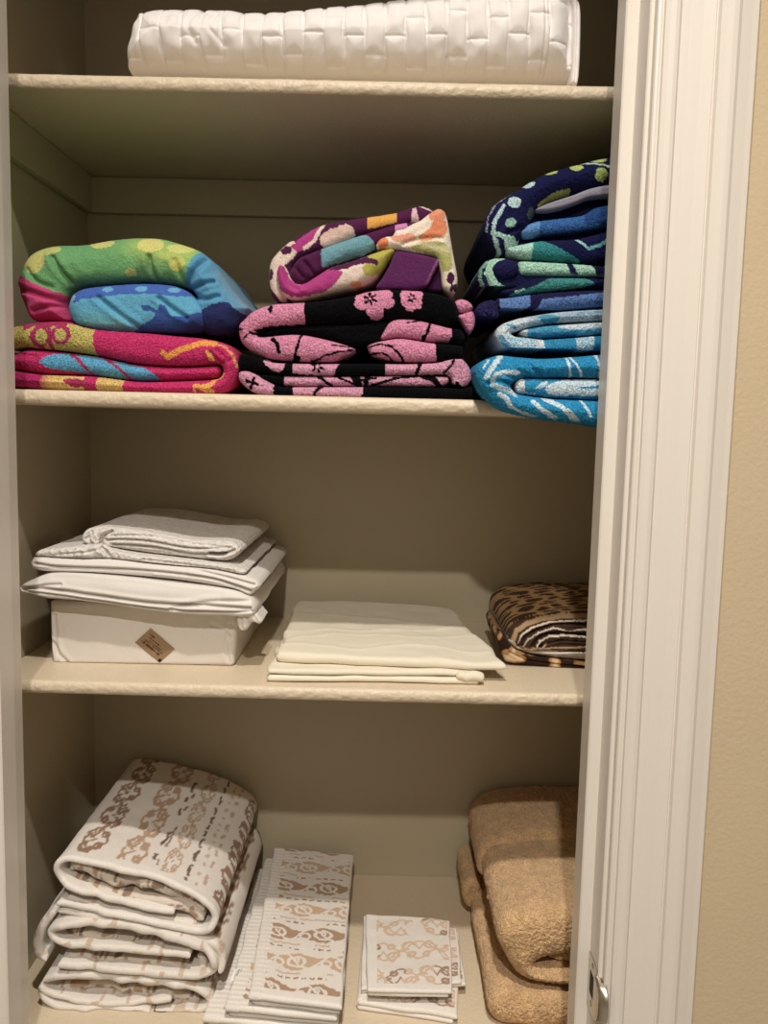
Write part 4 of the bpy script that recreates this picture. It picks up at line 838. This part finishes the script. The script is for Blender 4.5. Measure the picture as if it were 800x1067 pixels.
def hand(k):
    def fn(mb):
        z0 = Z4T+.0006+k*.0184; q = HQ(k)
        cl = jacq_hand(seed=30+k)
        q2 = [(a+.0035*(1 if i in (0, 3) else 0), b+.003*(1 if i < 2 else 0)) for i, (a, b) in enumerate(q)]
        slab(mb, q2, z0, z0+.0084, cl, 60, 90, r=.0042, amp=.0006, seed=231+k, edge=.002, zmin=Z4T+.0005)
        hem = lambda x, y: .0003*np.sin(y*700)*(x < -.14)
        slab(mb, q, z0+.0088, z0+.0172, cl, 150, 260, r=.0042, amp=.0008, scale=26, seed=235+k, edge=.002, wr=hem)
    return fn
HS = []
HL = ['white hand towel with tan scroll pattern lying on the shelf, bottom of the centre pile', 'white hand towel with tan scroll pattern, middle one of the centre pile', 'white hand towel with tan scroll pattern in full view, topmost of the centre pile']
for k in range(3):
    o = T('hand_towel', M['jacq'], HL[k], 'towel', 'white patterned hand towels', hand(k)); HS.append(o)
    mb = MB(); z0 = Z4T+.0006+k*.0184; q = HQ(k); w = .135
    e0 = [q[0], tuple(np.array(q[0])*(1-w)+np.array(q[1])*w), tuple(np.array(q[3])*(1-w)+np.array(q[2])*w), q[3]]
    e0 = [(e0[0][0]-.0008, e0[0][1]-.0008), (e0[1][0], e0[1][1]-.0008), (e0[2][0], e0[2][1]+.0006), (e0[3][0]-.0008, e0[3][1]+.0006)]
    hc = lambda U, V, top: lin(np.where((np.sin(U[:, 1]*250) > .55)[:, None], np.array((229,221,211.)), np.array((236,229,220.))))
    slab(mb, e0, z0+.0085, z0+.0176, hc, 24, 260, r=.0040, amp=.0006, scale=26, seed=235+k, edge=.002, wr=lambda x, y: .0003*np.sin(y*700))
    tag(mb.build('hem', M['jacq'], o), 'plain ribbed white hem')
    if k == 1:
        mb = MB(); a = np.array([-.186, .048, Z4T+.0405]); d1 = np.array([-.004, -.016, -.006]); d2 = np.array([.009, .004, .0005]); n = 24
        u, v = np.meshgrid(np.linspace(0, 1, n), np.linspace(0, 1, n), indexing='ij'); P = a+u[..., None]*d1+v[..., None]*d2
        P = P.reshape(-1, 3); c = np.tile(np.array((236,232,226.)), (n*n, 1)); g = (v.ravel() > .35) & (v.ravel() < .9) & (np.sin(v.ravel()*60) > 0) & (u.ravel() > .1) & (u.ravel() < .9); c[g] = (90,86,82)
        idx = np.arange(n*n).reshape(n, n); fq = np.stack([idx[:-1, :-1], idx[1:, :-1], idx[1:, 1:], idx[:-1, 1:]], -1).reshape(-1, 4)
        rim = np.concatenate([idx[0, :], idx[1:, -1], idx[-1, ::-1][1:], idx[::-1, 0][1:-1]]); rn = np.roll(rim, -1)
        mb.add(np.concatenate([P, P-np.array([0, 0, .0005])]), fq.tolist()+(fq[:, ::-1]+n*n).tolist()+np.stack([rim, rn, rn+n*n, rim+n*n], 1).tolist(), np.concatenate([lin(c), lin(c)]))
        tag(mb.build('care_tag', M['paper'], o), 'white care tag with fine grey bars')

def wash(k):
    def fn(mb):
        cl = jacq_hand(hem=.12, rows=3.4, seed=60+k)
        def cw(U, V, top):
            x, y = U[:, 0], U[:, 1]; c = np.tile(np.array(JW, float), (len(x), 1))
            yy = y*3.0+.1*np.sin(x*6); r = np.floor(yy); f = yy-r; b = x*2.4+.5*(r % 2)
            a = (f-.5)/.42; m = scroll(a, b, .17) & (np.abs(a) < 1) & (vnoise(np.stack([x*5, y*5, x*0], 1), 71) > -.35)
            dk = np.where((vnoise(np.stack([x*3, y*4, x*0+k], 1), 72) > .25)[:, None], np.array((168,142,122.)), np.array((216,190,164.))); c[m] = dk[m]
            h = (x < .13) | (x > .97) | (y < .07); c[h] = (236,229,220); c[top < .5] = (233,226,216); return lin(c)
        if k == 0:
            q = [(-.0235,.030),(.0965,.008),(.112,.165),(-.020,.185)]; zs = [Z4T+.0005, Z4T+.0075]
        elif k == 1:
            q = [(-.0215,.040),(.1115,.060),(.112,.178),(-.022,.205)]; zs = [Z4T+.0150, Z4T+.0198]
        else:
            q = [(-.0125,.022),(.0905,.023),(.0985,.178),(-.0185,.188)]; zs = [Z4T+.0252, Z4T+.0312]
        for i, z in enumerate(zs):
            h = (.0068, .0046, .0058)[k]; dx = .004*((i+k) % 2); qq = [(a+dx*(j in (1, 2)), b+.002*(1-i)*(j < 2)) for j, (a, b) in enumerate(q)]
            slab(mb, qq, z, z+h, cw, 120, 150, r=h/2, amp=.0009, scale=34, seed=241+k*3+i, edge=.0025, zmin=Z4T+.0005)
        if k == 0:  # folded edge at the left joins the two plies
            n, m = 40, 20; r = .0068; V = []
            for i in range(n):
                a = i/(n-1)
                for j in range(m):
                    t = 2*math.pi*j/m; V.append((-.0205+.0035*a+r*.9*math.cos(t), .034+.150*a, Z4T+.0075+r*math.sin(t)))
            idx = np.arange(n*m).reshape(n, m); nx = np.roll(idx, -1, 1)
            mb.add(np.array(V), np.stack([idx[:-1], nx[:-1], nx[1:], idx[1:]], -1).reshape(-1, 4).tolist()+[idx[0][::-1].tolist(), idx[-1].tolist()], np.tile(lin((234,227,218)), (n*m, 1)))
    return fn
WL = ['white washcloth lying on the shelf, its folded plies facing front, bottom of the washcloth pile', 'white washcloth sticking out at the right, between the other two washcloths', 'square white washcloth with faint tan scrolls, topmost of the washcloth pile']
for k in range(3): T('washcloth', M['jacq'], WL[k], 'washcloth', 'white patterned washcloths', wash(k))

# ------------------------------------------------------------------ beige plush towels at the right of the lowest shelf
BG = (212, 175, 130)
def bcol(px, py, P):
    n = fbm(P*130, 41, 2)[:, None]; c = np.array(BG, float)*(1+.07*n); return lin(np.clip(c, 0, 255))
def wpad(mb, pts, Yf, Yb, Rm, **k):
    """like pad, with the outline given in metres (x, z) on the plane where the layer's face begins"""
    Yp = Yf+Rm; out = []
    for x, z in pts:
        v = np.array([x, Yp, z])-CO; out.append((W/2+F*(v@RT)/(v@FW), H/2-F*(v@UP)/(v@FW)))
    pad(mb, out, Yf, Yb, Rm/((CD+Yf)/F), bcol, **k)
def beige1(mb):
    def dv(px, py, d): return 0*px
    o = [(.172,-.688),(.160,-.668),(.150,-.648),(.148,-.630),(.155,-.615),(.175,-.605),(.215,-.599),(.30,-.596),(.40,-.600),(.418,-.61),(.418,-.655),(.35,-.660),(.26,-.662),(.215,-.668),(.200,-.676),(.215,-.682),(.26,-.682),(.35,-.680),(.418,-.676),(.418,-.708),(.35,-.709),(.26,-.708),(.205,-.704),(.185,-.698)]
    wpad(mb, o, .008, .30, .026, amp=.002, scale=28, fine=.0014, seed=301, rings=70, creases=[], g=1.0)
    i = [(.213,-.672),(.235,-.664),(.30,-.662),(.418,-.658),(.418,-.675),(.30,-.680),(.235,-.681)]
    wpad(mb, i, .030, .2, .008, amp=.0012, scale=28, fine=.0012, seed=302, rings=4)
    b = [(.148,-.660),(.142,-.638),(.146,-.616),(.162,-.602),(.195,-.592),(.26,-.586),(.418,-.590),(.418,-.66),(.30,-.66),(.20,-.662)]
    wpad(mb, b, .185, .345, .022, amp=.0016, scale=28, fine=.0014, seed=303, rings=30)
P1 = T('bath_towel', M['plush'], 'thick beige plush bath towel with open fold, on top of the other beige one', 'towel', 'beige plush bath towels', beige1)
def beige2(mb):
    o = [(.170,-.7538),(.152,-.750),(.141,-.738),(.139,-.722),(.146,-.712),(.165,-.709),(.20,-.7105),(.26,-.7125),(.35,-.713),(.418,-.713),(.418,-.7538),(.30,-.7538)]
    wpad(mb, o, .004, .33, .017, amp=.0016, scale=30, fine=.0014, seed=311, rings=60, zmin=Z4T, creases=[])
    l = [(.127,-.722),(.1255,-.702),(.132,-.690),(.146,-.688),(.153,-.700),(.150,-.730),(.136,-.735)]
    wpad(mb, l, .235, .34, .009, amp=.001, scale=30, fine=.0012, seed=312, rings=16)
P2 = T('bath_towel', M['plush'], 'thick beige plush bath towel lying on the lowest shelf under the other beige towel', 'towel', 'beige plush bath towels', beige2)

for a, b in ((S1, S2), (S3, S4), (S4, S5), (S6, S7), (S7, S8), (S8, S9), (S9, S10), (A4, A3), (A3, A2), (A2, A1), (A1, PK), (L1, L2), (B1, B2), (B2, B3), (P1, P2), (HS[2], HS[1]), (HS[1], HS[0])): settle(a, b)

# ------------------------------------------------------------------ camera and light
cam = bpy.data.cameras.new('camera'); co = bpy.data.objects.new('camera', cam); C.objects.link(co)
cam.sensor_fit = 'VERTICAL'; cam.sensor_height = 36; cam.lens = F/H*36; cam.clip_start = .02
R3 = Matrix((RT, UP, -FW)).transposed().to_4x4(); co.matrix_world = Matrix.Translation((CO[0], CO[1], CO[2]+ZO)) @ R3
bpy.context.scene.camera = co
def lamp(name, x, y, size, watt, rgb, spread=180):
    l = bpy.data.lights.new(name, 'AREA'); l.shape = 'DISK'; l.size = size; l.energy = watt; l.color = rgb
    o = bpy.data.objects.new(name, l); C.objects.link(o); o.location = (x, y, CZ-.012+ZO); l.spread = math.radians(spread); return o
lamp('ceiling_downlight', -.05, -1.90, .08, 31, (1, .945, .875))
lamp('ceiling_downlight', .00, -.86, .07, 11, (1, .945, .875), 112)
w = bpy.data.worlds.new('World'); bpy.context.scene.world = w; w.use_nodes = True
w.node_tree.nodes['Background'].inputs['Color'].default_value = (1, .94, .86, 1); w.node_tree.nodes['Background'].inputs['Strength'].default_value = .02
vs = bpy.context.scene.view_settings
vs.view_transform = 'Standard'; vs.look = 'None'; vs.gamma = 1; vs.use_curve_mapping = False; vs.exposure = 0.28
